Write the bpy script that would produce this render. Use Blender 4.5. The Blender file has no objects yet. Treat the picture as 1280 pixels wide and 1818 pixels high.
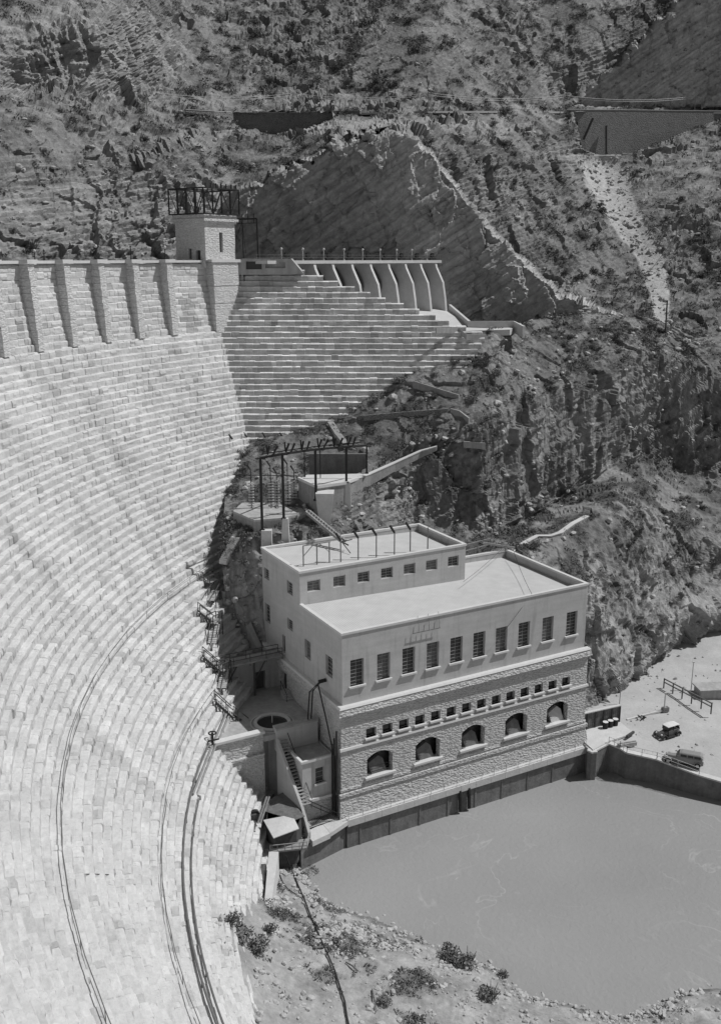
import bpy, math, random
import numpy as np
from mathutils import Vector, Matrix
R = math.radians
rng = np.random.default_rng(7); random.seed(7)
S = bpy.context.scene
COL = S.collection

# ------------------------------------------------------------------ camera
PITCH = R(14.74); H = 70.0; FPX = 1715.0; PCX, PCY = 648.0, 910.0
cd = bpy.data.cameras.new('camera'); cam = bpy.data.objects.new('camera', cd); COL.objects.link(cam)
cam.location = (0, 0, H); cam.rotation_euler = (math.pi/2 - PITCH, 0, 0)
cd.sensor_fit = 'VERTICAL'; cd.sensor_height = 36.0; cd.sensor_width = 36.0; cd.lens = 36.0*FPX/1818.0
cd.shift_x = -8/1818.0; cd.shift_y = 1/1818.0
cd.clip_start = 0.1; cd.clip_end = 5000
S.camera = cam
# ------------------------------------------------------------------ light
SUN_AZ = (0.9906, 0.1374); SUN_EL = R(55)
sv = Vector((SUN_AZ[0]*math.cos(SUN_EL), SUN_AZ[1]*math.cos(SUN_EL), math.sin(SUN_EL)))
W = bpy.data.worlds.new('World'); S.world = W; W.use_nodes = True
nt = W.node_tree; nt.nodes.clear()
sky = nt.nodes.new('ShaderNodeTexSky'); sky.sky_type = 'NISHITA'; sky.sun_disc = False
sky.sun_elevation = SUN_EL; sky.sun_rotation = math.atan2(SUN_AZ[0], SUN_AZ[1]); sky.altitude = 600
bw = nt.nodes.new('ShaderNodeRGBToBW'); bg = nt.nodes.new('ShaderNodeBackground'); wo = nt.nodes.new('ShaderNodeOutputWorld')
bg.inputs['Strength'].default_value = 0.062
nt.links.new(sky.outputs[0], bw.inputs[0]); nt.links.new(bw.outputs[0], bg.inputs['Color']); nt.links.new(bg.outputs[0], wo.inputs[0])
sl = bpy.data.lights.new('sun', 'SUN'); sl.energy = 3.9; sl.angle = R(0.55); sl.color = (1, 1, 1)
so = bpy.data.objects.new('sun', sl); COL.objects.link(so); so.rotation_euler = sv.to_track_quat('Z', 'Y').to_euler(); so.location = (60, 0, 150)
S.view_settings.view_transform = 'Standard'; S.view_settings.look = 'None'; S.view_settings.gamma = 1; S.view_settings.exposure = -0.1
S.render.engine = 'CYCLES'
S.cycles.max_bounces = 5; S.cycles.diffuse_bounces = 3; S.cycles.glossy_bounces = 2

# ------------------------------------------------------------------ pixel -> world (authoring aid)
def ray(px, py):
    x = (px-PCX)/FPX; y = (PCY-py)/FPX
    return np.array([x, math.cos(PITCH)+math.sin(PITCH)*y, -math.sin(PITCH)+math.cos(PITCH)*y])
def atz(px, py, z):
    r = ray(px, py); t = (z-H)/r[2]; return np.array([r[0]*t, r[1]*t, z])
def aty(px, py, Y):
    r = ray(px, py); t = Y/r[1]; return np.array([r[0]*t, Y, H+r[2]*t])

# ------------------------------------------------------------------ noise (vectorised Perlin)
_p = rng.permutation(256); _p = np.concatenate([_p, _p, _p])
_g = rng.normal(size=(256, 3)); _g /= np.linalg.norm(_g, axis=1)[:, None]
def perlin(P):
    P = np.asarray(P, float); i = np.floor(P).astype(int); f = P-i; i &= 255
    u = f*f*f*(f*(f*6-15)+10); out = np.zeros(P.shape[0])
    for dx in (0, 1):
        for dy in (0, 1):
            for dz in (0, 1):
                h = _p[_p[_p[i[:, 0]+dx]+i[:, 1]+dy]+i[:, 2]+dz]
                g = _g[h]; d = f-np.array([dx, dy, dz])
                w = np.abs(1-dx-u[:, 0])*np.abs(1-dy-u[:, 1])*np.abs(1-dz-u[:, 2])
                out += w*np.einsum('ij,ij->i', g, d)
    return out*1.6
def fbm(P, sc, octs=4, gain=.5, ridged=False):
    P = np.asarray(P)/sc; a = 1.; s = 0.; t = 0.
    for o in range(octs):
        n = perlin(P*(2.03**o)+17.3*o)
        if ridged: n = 1-2*np.abs(n)
        s = s+a*n; t += a; a *= gain
    return s/t
def smooth(a, b, x):
    t = np.clip((x-a)/(b-a), 0, 1); return t*t*(3-2*t)

# ------------------------------------------------------------------ materials
MATS = {}
def mat(name, col, rough=.9, var=.25, scale=.6, bump=.15, bscale=3., attr=None, metal=0., kind=None, spec=.25):
    m = bpy.data.materials.new(name); m.use_nodes = True; t = m.node_tree; N = t.nodes; L = t.links
    b = N['Principled BSDF']; b.inputs['Roughness'].default_value = rough; b.inputs['Metallic'].default_value = metal
    b.inputs['Specular IOR Level'].default_value = spec
    tc = N.new('ShaderNodeTexCoord'); src = tc.outputs['Object']
    n1 = N.new('ShaderNodeTexNoise'); n1.inputs['Scale'].default_value = scale; n1.inputs['Detail'].default_value = 8; n1.inputs['Roughness'].default_value = .65
    L.new(src, n1.inputs['Vector'])
    mr = N.new('ShaderNodeMapRange'); mr.inputs['From Min'].default_value = .25; mr.inputs['From Max'].default_value = .75
    mr.inputs['To Min'].default_value = 1-var; mr.inputs['To Max'].default_value = 1+var
    L.new(n1.outputs['Fac'], mr.inputs['Value']); val = mr.outputs[0]
    def mul(a, bb):
        q = N.new('ShaderNodeMath'); q.operation = 'MULTIPLY'; L.new(a, q.inputs[0])
        if isinstance(bb, float): q.inputs[1].default_value = bb
        else: L.new(bb, q.inputs[1])
        return q.outputs[0]
    h = n1.outputs['Fac']
    if kind == 'stone':          # rock-faced ashlar relief: course joints + lumpy faces
        v = N.new('ShaderNodeTexVoronoi'); v.inputs['Scale'].default_value = 2.9; v.feature = 'F1'
        mp = N.new('ShaderNodeMapping'); mp.inputs['Scale'].default_value = (.8, .8, 1.7); L.new(src, mp.inputs[0]); L.new(mp.outputs[0], v.inputs['Vector'])
        n2 = N.new('ShaderNodeTexNoise'); n2.inputs['Scale'].default_value = 4.5; n2.inputs['Detail'].default_value = 6; L.new(src, n2.inputs['Vector'])
        q = N.new('ShaderNodeMath'); q.operation = 'SUBTRACT'; L.new(n2.outputs['Fac'], q.inputs[0]); L.new(v.outputs['Distance'], q.inputs[1]); h = q.outputs[0]
        m3 = N.new('ShaderNodeMapRange'); m3.inputs['From Min'].default_value = -.3; m3.inputs['From Max'].default_value = .5; m3.inputs['To Min'].default_value = .78; m3.inputs['To Max'].default_value = 1.12
        L.new(h, m3.inputs['Value']); val = mul(val, m3.outputs[0])
    elif kind == 'roofing':      # narrow standing seams across the roof
        wv = N.new('ShaderNodeTexWave'); wv.inputs['Scale'].default_value = 1.0; wv.inputs['Distortion'].default_value = .4; wv.inputs['Detail'].default_value = 2
        mp = N.new('ShaderNodeMapping'); mp.inputs['Rotation'].default_value = (0, 0, -math.atan2(.4833, .8755)); L.new(src, mp.inputs[0]); L.new(mp.outputs[0], wv.inputs['Vector'])
        m3 = N.new('ShaderNodeMapRange'); m3.inputs['To Min'].default_value = .90; m3.inputs['To Max'].default_value = 1.04; L.new(wv.outputs['Fac'], m3.inputs['Value']); val = mul(val, m3.outputs[0])
        h = wv.outputs['Fac']
    else:
        n2 = N.new('ShaderNodeTexNoise'); n2.inputs['Scale'].default_value = bscale; n2.inputs['Detail'].default_value = 6; n2.inputs['Roughness'].default_value = .7; L.new(src, n2.inputs['Vector']); h = n2.outputs['Fac']
        m3 = N.new('ShaderNodeMapRange'); m3.inputs['From Min'].default_value = .3; m3.inputs['From Max'].default_value = .7; m3.inputs['To Min'].default_value = 1-var*.6; m3.inputs['To Max'].default_value = 1+var*.6
        L.new(h, m3.inputs['Value']); val = mul(val, m3.outputs[0])
    if kind == 'concrete':       # rain streaks and form-board lines, fixed dirt
        mp = N.new('ShaderNodeMapping'); mp.inputs['Scale'].default_value = (.12, .12, 1.3) if name == 'stucco' else (1.1, 1.1, .09); L.new(src, mp.inputs[0])
        n3 = N.new('ShaderNodeTexNoise'); n3.inputs['Scale'].default_value = 1.4; n3.inputs['Detail'].default_value = 5; L.new(mp.outputs[0], n3.inputs['Vector'])
        m4 = N.new('ShaderNodeMapRange'); m4.inputs['From Min'].default_value = .3; m4.inputs['From Max'].default_value = .7; m4.inputs['To Min'].default_value = .93 if name == 'stucco' else .84; m4.inputs['To Max'].default_value = 1.04 if name == 'stucco' else 1.1
        L.new(n3.outputs['Fac'], m4.inputs['Value']); val = mul(val, m4.outputs[0])
    if name == 'stucco':         # sparse rust and rain streaks fixed on the plaster
        mp = N.new('ShaderNodeMapping'); mp.inputs['Scale'].default_value = (1.3, 1.3, .10); L.new(src, mp.inputs[0])
        n3 = N.new('ShaderNodeTexNoise'); n3.inputs['Scale'].default_value = 1.3; n3.inputs['Detail'].default_value = 6; L.new(mp.outputs[0], n3.inputs['Vector'])
        m4 = N.new('ShaderNodeMapRange'); m4.inputs['From Min'].default_value = .56; m4.inputs['From Max'].default_value = .72; m4.inputs['To Min'].default_value = 1.; m4.inputs['To Max'].default_value = .80
        L.new(n3.outputs['Fac'], m4.inputs['Value']); val = mul(val, m4.outputs[0])
    if attr:
        at = N.new('ShaderNodeAttribute'); at.attribute_name = attr; val = mul(val, at.outputs['Fac'])
    val = mul(val, float(col))
    L.new(val, b.inputs['Base Color'])
    if bump:
        bp = N.new('ShaderNodeBump'); bp.inputs['Strength'].default_value = 1.0; bp.inputs['Distance'].default_value = bump
        L.new(h, bp.inputs['Height']); L.new(bp.outputs[0], b.inputs['Normal'])
    MATS[name] = m; return m
mat('dam_masonry', .53, var=.17, scale=.25, bump=.14, bscale=2.2, attr='tone')
mat('wing_masonry', .46, var=.22, scale=.3, bump=.10, bscale=2.6, attr='tone')
mat('tower_masonry', .60, kind='stone', var=.12, bump=.09)
mat('building_stone', .53, kind='stone', var=.12, bump=.17)
mat('stucco', .45, var=.12, scale=.35, bump=.012, kind='concrete', bscale=6)
mat('trim', .56, var=.08, scale=1., bump=.02)
mat('roofing', .48, var=.11, scale=.5, kind='roofing', bump=.015)
mat('concrete', .36, var=.16, scale=.5, kind='concrete', bump=.03)
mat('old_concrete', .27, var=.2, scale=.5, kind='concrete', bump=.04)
mat('wet_shade_concrete', .17, var=.3, scale=.6, kind='concrete', bump=.05)  # wet on the quay and river walls; on the gates it paints shade
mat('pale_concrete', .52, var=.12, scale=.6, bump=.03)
mat('glass', .03, rough=.25, var=.2, bump=0, spec=.5)
mat('sash', .30, var=.2, bump=0)
mat('dark_steel', .035, rough=.6, var=.3, bump=0, metal=.3)
mat('steel', .16, rough=.6, var=.3, bump=0, metal=.2)
mat('porcelain', .5, rough=.4, var=.1, bump=0)
mat('timber', .26, var=.3, scale=2., bump=.02)
mat('pale_board', .42, var=.25, scale=2., bump=.02)
mat('dark_timber', .07, var=.3, scale=2., bump=.02)
mat('weathered_shade_board', .14, var=.35, scale=1.6, bump=.03)  # weathered boards; on the hut roof it paints shade
mat('rock', 1.0, var=.30, scale=.55, bump=.28, bscale=1.3, attr='tone')
mat('bank', 1.0, var=.20, scale=.9, bump=.10, bscale=3.5, attr='tone')
mat('rubble', .40, var=.25, scale=1.2, bump=.05)
mat('shrub_leaf', .13, var=.4, scale=2., bump=0)
mat('dry_leaf', .20, var=.35, scale=2., bump=0)
mat('twig', .12, var=.2, bump=0)
mat('plaza_dirt', .40, var=.16, scale=.22, bump=.03)
mat('fieldstone', .27, kind='stone', var=.2, bump=.25)
mat('car_paint', .07, rough=.3, var=.1, bump=0, spec=.5)
mat('van_paint', .26, rough=.35, var=.08, bump=0, spec=.5)
mat('canvas', .62, var=.1, bump=.01)
mat('rubber', .03, var=.2, bump=0)
mat('asphalt', .16, var=.2, scale=.5, bump=.02)
# water
m = bpy.data.materials.new('river_water'); m.use_nodes = True; t = m.node_tree; N = t.nodes; L = t.links; b = N['Principled BSDF']
b.inputs['Roughness'].default_value = .22; b.inputs['IOR'].default_value = 1.33
tc = N.new('ShaderNodeTexCoord')
def noise_at(scale, detail, dist=0., vec=None):
    n = N.new('ShaderNodeTexNoise'); n.inputs['Scale'].default_value = scale; n.inputs['Detail'].default_value = detail; n.inputs['Distortion'].default_value = dist
    L.new(vec or tc.outputs['Object'], n.inputs['Vector']); return n.outputs['Fac']
def mrange(v, a, bb, c, d):
    q = N.new('ShaderNodeMapRange'); q.inputs['From Min'].default_value = a; q.inputs['From Max'].default_value = bb; q.inputs['To Min'].default_value = c; q.inputs['To Max'].default_value = d; L.new(v, q.inputs['Value']); return q.outputs[0]
def op(o, a, bb):
    q = N.new('ShaderNodeMath'); q.operation = o
    for i, x in enumerate((a, bb)):
        if isinstance(x, (int, float)): q.inputs[i].default_value = x
        else: L.new(x, q.inputs[i])
    return q.outputs[0]
f = noise_at(.06, 4, 2.2); line = op('ABSOLUTE', op('SUBTRACT', f, .5), 0); line = mrange(line, 0, .014, 1, 0)
brk = mrange(noise_at(.28, 6), .42, .62, 0, 1); zone = mrange(noise_at(.028, 1), .38, .56, 0, 1)
foam = op('MULTIPLY', op('MULTIPLY', line, brk), zone)
base = mrange(noise_at(.05, 4), .3, .7, .26, .30)
L.new(op('ADD', base, op('MULTIPLY', foam, .07)), b.inputs['Base Color'])
bp = N.new('ShaderNodeBump'); bp.inputs['Distance'].default_value = .14; bp.inputs['Strength'].default_value = .6; L.new(noise_at(1.6, 7, .6), bp.inputs['Height']); L.new(bp.outputs[0], b.inputs['Normal'])
MATS['river_water'] = m

# ------------------------------------------------------------------ objects
WM = {}
def tag(o, label=None, cat=None, group=None, kind=None):
    if label: o['label'] = label
    if cat: o['category'] = cat
    if group: o['group'] = group
    if kind: o['kind'] = kind
    return o
def thing(name, label, cat, loc=(0, 0, 0), rz=0., group=None):
    o = bpy.data.objects.new(name, None); COL.objects.link(o); o.empty_display_size = .3
    o.location = Vector([float(c) for c in loc]); o.rotation_euler = (0, 0, rz)
    WM[o.name] = Matrix.Translation(o.location) @ Matrix.Rotation(rz, 4, 'Z')
    return tag(o, label, cat, group)
class MB:
    def __init__(s): s.v = []; s.f = []
    def quad(s, *p):
        n = len(s.v); s.v += [tuple(map(float, q)) for q in p]; s.f.append(tuple(range(n, n+len(p)))); return s
    def hexa(s, p):                     # 8 points: bottom 4 (ccw), top 4
        n = len(s.v); s.v += [tuple(map(float, q)) for q in p]
        for f in ((3, 2, 1, 0), (4, 5, 6, 7), (0, 1, 5, 4), (1, 2, 6, 5), (2, 3, 7, 6), (3, 0, 4, 7)): s.f.append(tuple(n+i for i in f))
        return s
    def box(s, o, ax, ay, az):          # corner + three edge vectors
        o, ax, ay, az = (np.array(q, float) for q in (o, ax, ay, az))
        return s.hexa([o, o+ax, o+ax+ay, o+ay, o+az, o+ax+az, o+ax+ay+az, o+ay+az])
    def cbox(s, c, sx, sy, sz, rz=0.):  # centred in xy, from z up
        c = np.array(c, float); a = np.array([math.cos(rz), math.sin(rz), 0]); b_ = np.array([-a[1], a[0], 0])
        return s.box(c-a*sx/2-b_*sy/2, a*sx, b_*sy, (0, 0, sz))
    def beam(s, p, q, w=.1, h=None, up=(0, 0, 1)):
        p = np.array(p, float); q = np.array(q, float); h = h or w; d = q-p; l = np.linalg.norm(d)
        if l < 1e-6: return s
        d /= l; a = np.cross(d, up)
        if np.linalg.norm(a) < 1e-3: a = np.cross(d, (1, 0, 0))
        a /= np.linalg.norm(a); b_ = np.cross(a, d)
        return s.box(p-a*w/2-b_*h/2, d*l, a*w, b_*h) if False else s.hexa([p-a*w/2-b_*h/2, p+a*w/2-b_*h/2, p+a*w/2+b_*h/2, p-a*w/2+b_*h/2, q-a*w/2-b_*h/2, q+a*w/2-b_*h/2, q+a*w/2+b_*h/2, q-a*w/2+b_*h/2])
    def tube(s, pts, r, n=8, cap=True):
        pts = [np.array(p, float) for p in pts]; rs = r if isinstance(r, (list, tuple)) else [r]*len(pts); base = len(s.v)
        for i, p in enumerate(pts):
            d = pts[min(i+1, len(pts)-1)]-pts[max(i-1, 0)]; d /= np.linalg.norm(d)+1e-9
            a = np.cross(d, (0, 0, 1)) if abs(d[2]) < .95 else np.cross(d, (1, 0, 0)); a /= np.linalg.norm(a); b_ = np.cross(d, a)
            for k in range(n):
                an = 2*math.pi*k/n; s.v.append(tuple(p+rs[i]*(a*math.cos(an)+b_*math.sin(an))))
        for i in range(len(pts)-1):
            for k in range(n):
                k2 = (k+1) % n; s.f.append((base+i*n+k, base+i*n+k2, base+(i+1)*n+k2, base+(i+1)*n+k))
        if cap:
            s.f.append(tuple(base+k for k in reversed(range(n)))); s.f.append(tuple(base+(len(pts)-1)*n+k for k in range(n)))
        return s
    def prism(s, poly, d):              # polygon (3-D pts) extruded by vector d
        d = np.array(d, float); n = len(s.v); k = len(poly)
        s.v += [tuple(np.array(p, float)) for p in poly]+[tuple(np.array(p, float)+d) for p in poly]
        s.f.append(tuple(n+i for i in reversed(range(k)))); s.f.append(tuple(n+k+i for i in range(k)))
        for i in range(k): j = (i+1) % k; s.f.append((n+i, n+j, n+k+j, n+k+i))
        return s
    def ball(s, c, r, n=8, sq=(1, 1, 1)):
        base = len(s.v); m_ = n//2
        for i in range(m_+1):
            ph = math.pi*i/m_
            for k in range(n):
                an = 2*math.pi*k/n; s.v.append((c[0]+r*sq[0]*math.sin(ph)*math.cos(an), c[1]+r*sq[1]*math.sin(ph)*math.sin(an), c[2]+r*sq[2]*math.cos(ph)))
        for i in range(m_):
            for k in range(n):
                k2 = (k+1) % n; s.f.append((base+i*n+k, base+(i+1)*n+k, base+(i+1)*n+k2, base+i*n+k2))
        return s
    def build(s, name, material, parent=None, smooth_=False):
        me = bpy.data.meshes.new(name); v = s.v
        if parent is not None and parent.name in WM:
            inv = WM[parent.name].inverted(); v = [tuple(inv @ Vector(p)) for p in v]
        me.from_pydata(v, [], s.f); me.materials.append(MATS[material])
        if smooth_: me.polygons.foreach_set('use_smooth', [True]*len(me.polygons))
        o = bpy.data.objects.new(name, me); COL.objects.link(o)
        if parent is not None:
            o.parent = parent; WM[o.name] = WM[parent.name]
        else: WM[o.name] = Matrix.Identity(4)
        return o
def grid_mesh(name, P, material, tone=None, parent=None, shade=True, vis=None):
    """P: (m,n,3) grid of world points"""
    m_, n_ = P.shape[:2]; me = bpy.data.meshes.new(name)
    idx = np.arange(m_*n_).reshape(m_, n_); q = np.stack([idx[:-1, :-1], idx[:-1, 1:], idx[1:, 1:], idx[1:, :-1]], -1).reshape(-1, 4)
    return raw_mesh(name, P.reshape(-1, 3), q, material, tone, parent, shade)
def raw_mesh(name, V, Q, material, tone=None, parent=None, shade=True):
    me = bpy.data.meshes.new(name); V = np.ascontiguousarray(V, np.float32); Q = np.asarray(Q); k = Q.shape[1]
    if parent is not None: V = V-np.array(WM[parent.name].translation, np.float32)
    me.vertices.add(len(V)); me.vertices.foreach_set('co', V.ravel())
    me.loops.add(Q.size); me.loops.foreach_set('vertex_index', Q.ravel().astype(np.int32))
    me.polygons.add(len(Q)); me.polygons.foreach_set('loop_start', np.arange(0, Q.size, k, dtype=np.int32)); me.polygons.foreach_set('loop_total', np.full(len(Q), k, np.int32))
    me.polygons.foreach_set('use_smooth', np.full(len(Q), shade))
    if tone is not None:
        a = me.attributes.new('tone', 'FLOAT', 'POINT' if len(tone) == len(V) else 'FACE'); a.data.foreach_set('value', np.ascontiguousarray(tone, np.float32))
    me.materials.append(MATS[material]); me.update(calc_edges=True); me.validate()
    o = bpy.data.objects.new(name, me); COL.objects.link(o)
    if parent is not None: o.parent = parent; WM[o.name] = WM[parent.name]
    else: WM[o.name] = Matrix.Identity(4)
    return o
def copy_tree(o, parent=None):
    c = o.copy(); COL.objects.link(c); c.parent = parent
    for ch in list(o.children): copy_tree(ch, c)
    return c
UP = np.array([0, 0, 1.])

# ================================================================== DAM
DC = np.array([72., 96.])
def RAD(z): return np.interp(z, [-2, 3, 8, 14, 20, 27.5, 40, 58.5, 70], [81.3, 83.3, 86.4, 90.1, 94.7, 100.8, 109.3, 119.9, 121.5])
def dpt(th, z, out=0.):
    r = float(RAD(z))-out; return np.array([DC[0]+r*math.cos(th), DC[1]+r*math.sin(th), z])
def dam_hit(px, py, out=0.):
    r = ray(px, py); best = None; a, c = 1., 60.
    lo, hi = -5., 69.9
    zs = np.linspace(hi, lo, 1500); prev = None
    for z in zs:
        t = (z-H)/r[2]; x, y = r[0]*t-DC[0], r[1]*t-DC[1]; g = math.hypot(x, y)-(float(RAD(z))-out)
        if prev is not None and prev < 0 <= g: return np.array([r[0]*t, r[1]*t, z]), math.atan2(y, x)
        prev = g
    return None, None
dam = thing('masonry_dam', 'great pale stepped masonry dam curving across the left side of the gorge', 'dam', (-20, 90, 0))
HC = .92
STAIN = [dam_hit(*p) for p in ((362, 1430), (375, 1455), (392, 1475), (410, 1500), (428, 1520), (440, 1545), (455, 1565))]
STAIN = [(s[1], s[0][2]) for s in STAIN if s[0] is not None]
STAIN2 = [(dam_hit(328+i*3, 540+i*14)[1], dam_hit(328+i*3, 540+i*14)[0][2]) for i in range(4)]
def block_courses(name, z0, z1, span, place, material, parent, extra=None, lmin=.6, lmax=1.7, jit=.10, tread=.506, tread_lit=1.06, tsd=.034):
    """courses of rough blocks; span(z)->(s0,s1) arc length range; place(s_array,z_array,out_array)->xyz"""
    V = []; Q = []; T = []; base = 0; k = 0; z = z0
    while z < z1-1e-6:
        s0, s1 = span(z+HC*.5)
        if s1-s0 > .5:
            n = int((s1-s0)/1.0)+2; cuts = s0+np.cumsum(rng.uniform(lmin, lmax, n)); cuts = np.concatenate([[s0], cuts[cuts < s1-.4], [s1]])
            a = cuts[:-1]; b_ = cuts[1:]; nb = len(a)
            j = rng.normal(0, jit*.42, nb); hz = rng.normal(0, .028, nb)
            wide = rng.uniform(-.35, 1.0, nb)
            z_ = np.zeros(nb)
            z_ = z_+0.; r_ = lambda q: rng.normal(0, q, nb)
            prof = [(-.03+z_, z_-.02), (.01+j+r_(.02), z_+.10), (.03+j+r_(.03), z_+.45+r_(.05)), (.01+j+r_(.02), z_+HC-.14+r_(.03)), (-.07+j+r_(.02), HC-.01+hz), (-tread*.75+r_(.04), HC+hz*.7+.03+r_(.03)), (-tread-.45+z_, HC+.04+z_)]
            flat = [(-.03, -.02), (-.02, .10), (-.01, .45), (-.03, HC-.14), (-.09, HC-.03), (-tread*.75, HC+.0), (-tread-.45, HC+.04)]
            cols = [0.0, .06, .5, .94, 1.0]
            for (o_, dz), (fo, fz) in zip(prof, flat):
                for c_ in cols:
                    s_ = a+(b_-a)*c_
                    if c_ in (0.0, 1.0): V.append(place(s_, z_+z+fz, z_+fo))
                    else: V.append(place(s_, z+dz, o_))
            m_ = len(prof)*5
            blockV = np.stack(V[-m_:], 1)        # nb, m, 3
            V = V[:-m_]; V.append(blockV.reshape(-1, 3))
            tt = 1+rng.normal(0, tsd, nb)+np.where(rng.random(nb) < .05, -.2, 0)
            if extra is not None: tt = tt*extra((a+b_)/2, z+HC/2)
            qs = []
            tf = []
            for pi in range(len(prof)-1):
                for ci in range(4):
                    i0 = pi*5+ci; qs.append((i0, i0+1, i0+6, i0+5)); tf.append(tread_lit if pi >= 3 else 1.0)  # light on the upper edges painted into the block tone
            q = np.array(qs)[None]+(np.arange(nb)*m_)[:, None, None]+base
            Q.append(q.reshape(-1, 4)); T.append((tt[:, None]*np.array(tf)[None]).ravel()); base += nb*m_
        z += HC; k += 1
    return raw_mesh(name, np.concatenate(V), np.concatenate(Q), material, np.concatenate(T), parent, False)
TH0, TH1 = R(139.2), R(236)
RREF = 105.
def place_dam(s, z, out):
    th = TH0+(s/RREF); r = RAD(np.floor((z+.3)/HC)*0+z*0+place_dam.zc)-out
    return np.stack([DC[0]+r*np.cos(th), DC[1]+r*np.sin(th), z], 1)
# radius fixed per course: wrap
def mk_place():
    def f(s, z, out):
        th = TH0+s/RREF; zc = z.min() if False else f.zc
        r = RAD(f.zc)-out; return np.stack([DC[0]+r*np.cos(th), DC[1]+r*np.sin(th), z], 1)
    return f
pl = mk_place()
def span_dam(z): pl.zc = z-HC*.5; return (0., (TH1-TH0)*RREF)
def stain(s, z):
    th = TH0+s/RREF; f = np.ones_like(s)
    for (t0, z0) in STAIN: f = np.where((np.abs(th-t0)*100 < 1.6) & (abs(z-z0) < 1.3), .62, f)
    for (t0, z0) in STAIN2: f = np.where((np.abs(th-t0)*100 < 1.4) & (abs(z-z0) < 1.2), .75, f)
    X = np.stack([DC[0]+100*np.cos(th), DC[1]+100*np.sin(th), np.full_like(th, z)], 1)
    return f*(1+.14*fbm(X*np.array([1, 1, .45]), 9, 4)-.20*smooth(.22, .5, fbm(X*np.array([1, 1, .12])+70, 4.5, 3)))
block_courses('stepped_face', -1.84, 57.1, span_dam, pl, 'dam_masonry', dam, stain)
# upper battered wall between the buttresses
def span_up(z): pl.zc = z-HC*.5; return (-1., (TH1-TH0)*RREF)
block_courses('upper_wall', 57.2, 66.4, span_up, pl, 'dam_masonry', dam, stain, jit=.07, tread=.13)
def arc_band(mb, t0, t1, r0, r1, z0, z1, n):
    for i in range(n):
        a, b_ = t0+(t1-t0)*i/n, t0+(t1-t0)*(i+1)/n
        P = lambda r, t, z: (DC[0]+r*math.cos(t), DC[1]+r*math.sin(t), z)
        mb.hexa([P(r0, a, z0), P(r1, a, z0), P(r1, b_, z0), P(r0, b_, z0), P(r0, a, z1), P(r1, a, z1), P(r1, b_, z1), P(r0, b_, z1)])
    return mb
def span_par(z): pl.zc = 66.5; return (-1., (R(222)-TH0)*RREF)
block_courses('parapet_wall', 66.4, 69.1, span_par, pl, 'dam_masonry', dam, None, jit=.05, tread=.2)
c = MB(); arc_band(c, R(138.5), R(222), 120.6, 121.8, 69.35, 69.72, 60); cap = c.build('parapet_coping', 'trim', dam)
c = MB(); arc_band(c, R(138.5), R(222), 121.5, 127.5, 60, 68.5, 60); c.build('crest_road', 'concrete', dam)
c = MB(); arc_band(c, R(138.5), R(222), 127.1, 127.6, 68.5, 69.6, 60); c.build('upstream_parapet', 'tower_masonry', dam)
c = MB(); arc_band(c, R(138.5), R(222), 122.6, 127.3, 0, 60, 40); c.build('core', 'concrete', dam)
BTH = [R(160.4+3.72*k) for k in range(-3, 4)]
def buttress(th, wid, name='buttress', drop=11.2, rtop=119.9):
    mb = MB(); z = 69.35-drop; k = 0; nrow = int(drop/HC); rad = np.array([math.cos(th), math.sin(th), 0]); tan = np.array([-rad[1], rad[0], 0])
    cz = np.array([DC[0], DC[1], 0])
    rbot = 119.2
    for i in range(nrow):
        z0 = z+i*drop/nrow; z1 = z0+drop/nrow; f = i/nrow; rr = rbot+(rtop-rbot)*f-.25+rng.uniform(-.07, .07); w = wid+rng.uniform(-.08, .08)
        mb.box(cz+rad*rr-tan*w/2+UP*z0, rad*(124-rr), tan*w, UP*(z1-z0-.03))
    o = mb.build(name, 'tower_masonry', dam)
    k2 = MB().box(cz+rad*(rtop-.55)-tan*(wid/2+.45)+UP*69.36, rad*2.2, tan*(wid+.9), UP*.5); k2.build('cap', 'trim', o)
    return o
for th in BTH: buttress(th, 1.35)
buttress(R(143.1), 5.9, 'tower_base', 12.3, 119.6)
# ---- wing wall
def wingY(z): return 157+.55*(z-40.6)
WX = [(-12, 34.), (-3, 39.8), (7, 44.1), (14, 49.5), (22, 57.2)]
def wing_span(z):
    wp.zc = z-HC*.5
    x0 = -22.6-2.6*min(1, max(0, (z-44)/8))
    if z > 57.3: x1 = 20.2+(57.4-z)*27.5/9.3+rng.uniform(-.5, .3)
    else: x1 = float(np.interp(z, [34, 39.8, 44.1, 49.5, 57.4], [-8, 0, 9, 15, 20.2]))+.6
    return (x0, x1)
def wp(s, z, out):
    bend = -.0035*np.clip(s-0, 0, 40)**2*max(0., (52-wp.zc)/14.)
    return np.stack([s, wingY(wp.zc)-out+bend, z], 1)
block_courses('wing_face', 33.1, 67.4, wing_span, wp, 'wing_masonry', dam, None, jit=.05, tread_lit=1.5, tsd=.10)  # sunlit treads painted lighter than the shaded risers
mb = MB()
for i in range(10):         # solid body behind the wing courses
    z1 = 66.4-i*1.05; x1 = 20.6+(57.4-(z1+.9))*27.5/9.3-3.5
    mb.box((-24, wingY(z1)+.9, z1-1.05 if i < 9 else 30), (x1+24, 0, 0), (0, 172-wingY(z1)+5, 0), (0, 0, 1.05 if i < 9 else z1-30))
mb.build('wing_core', 'concrete', dam)

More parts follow.
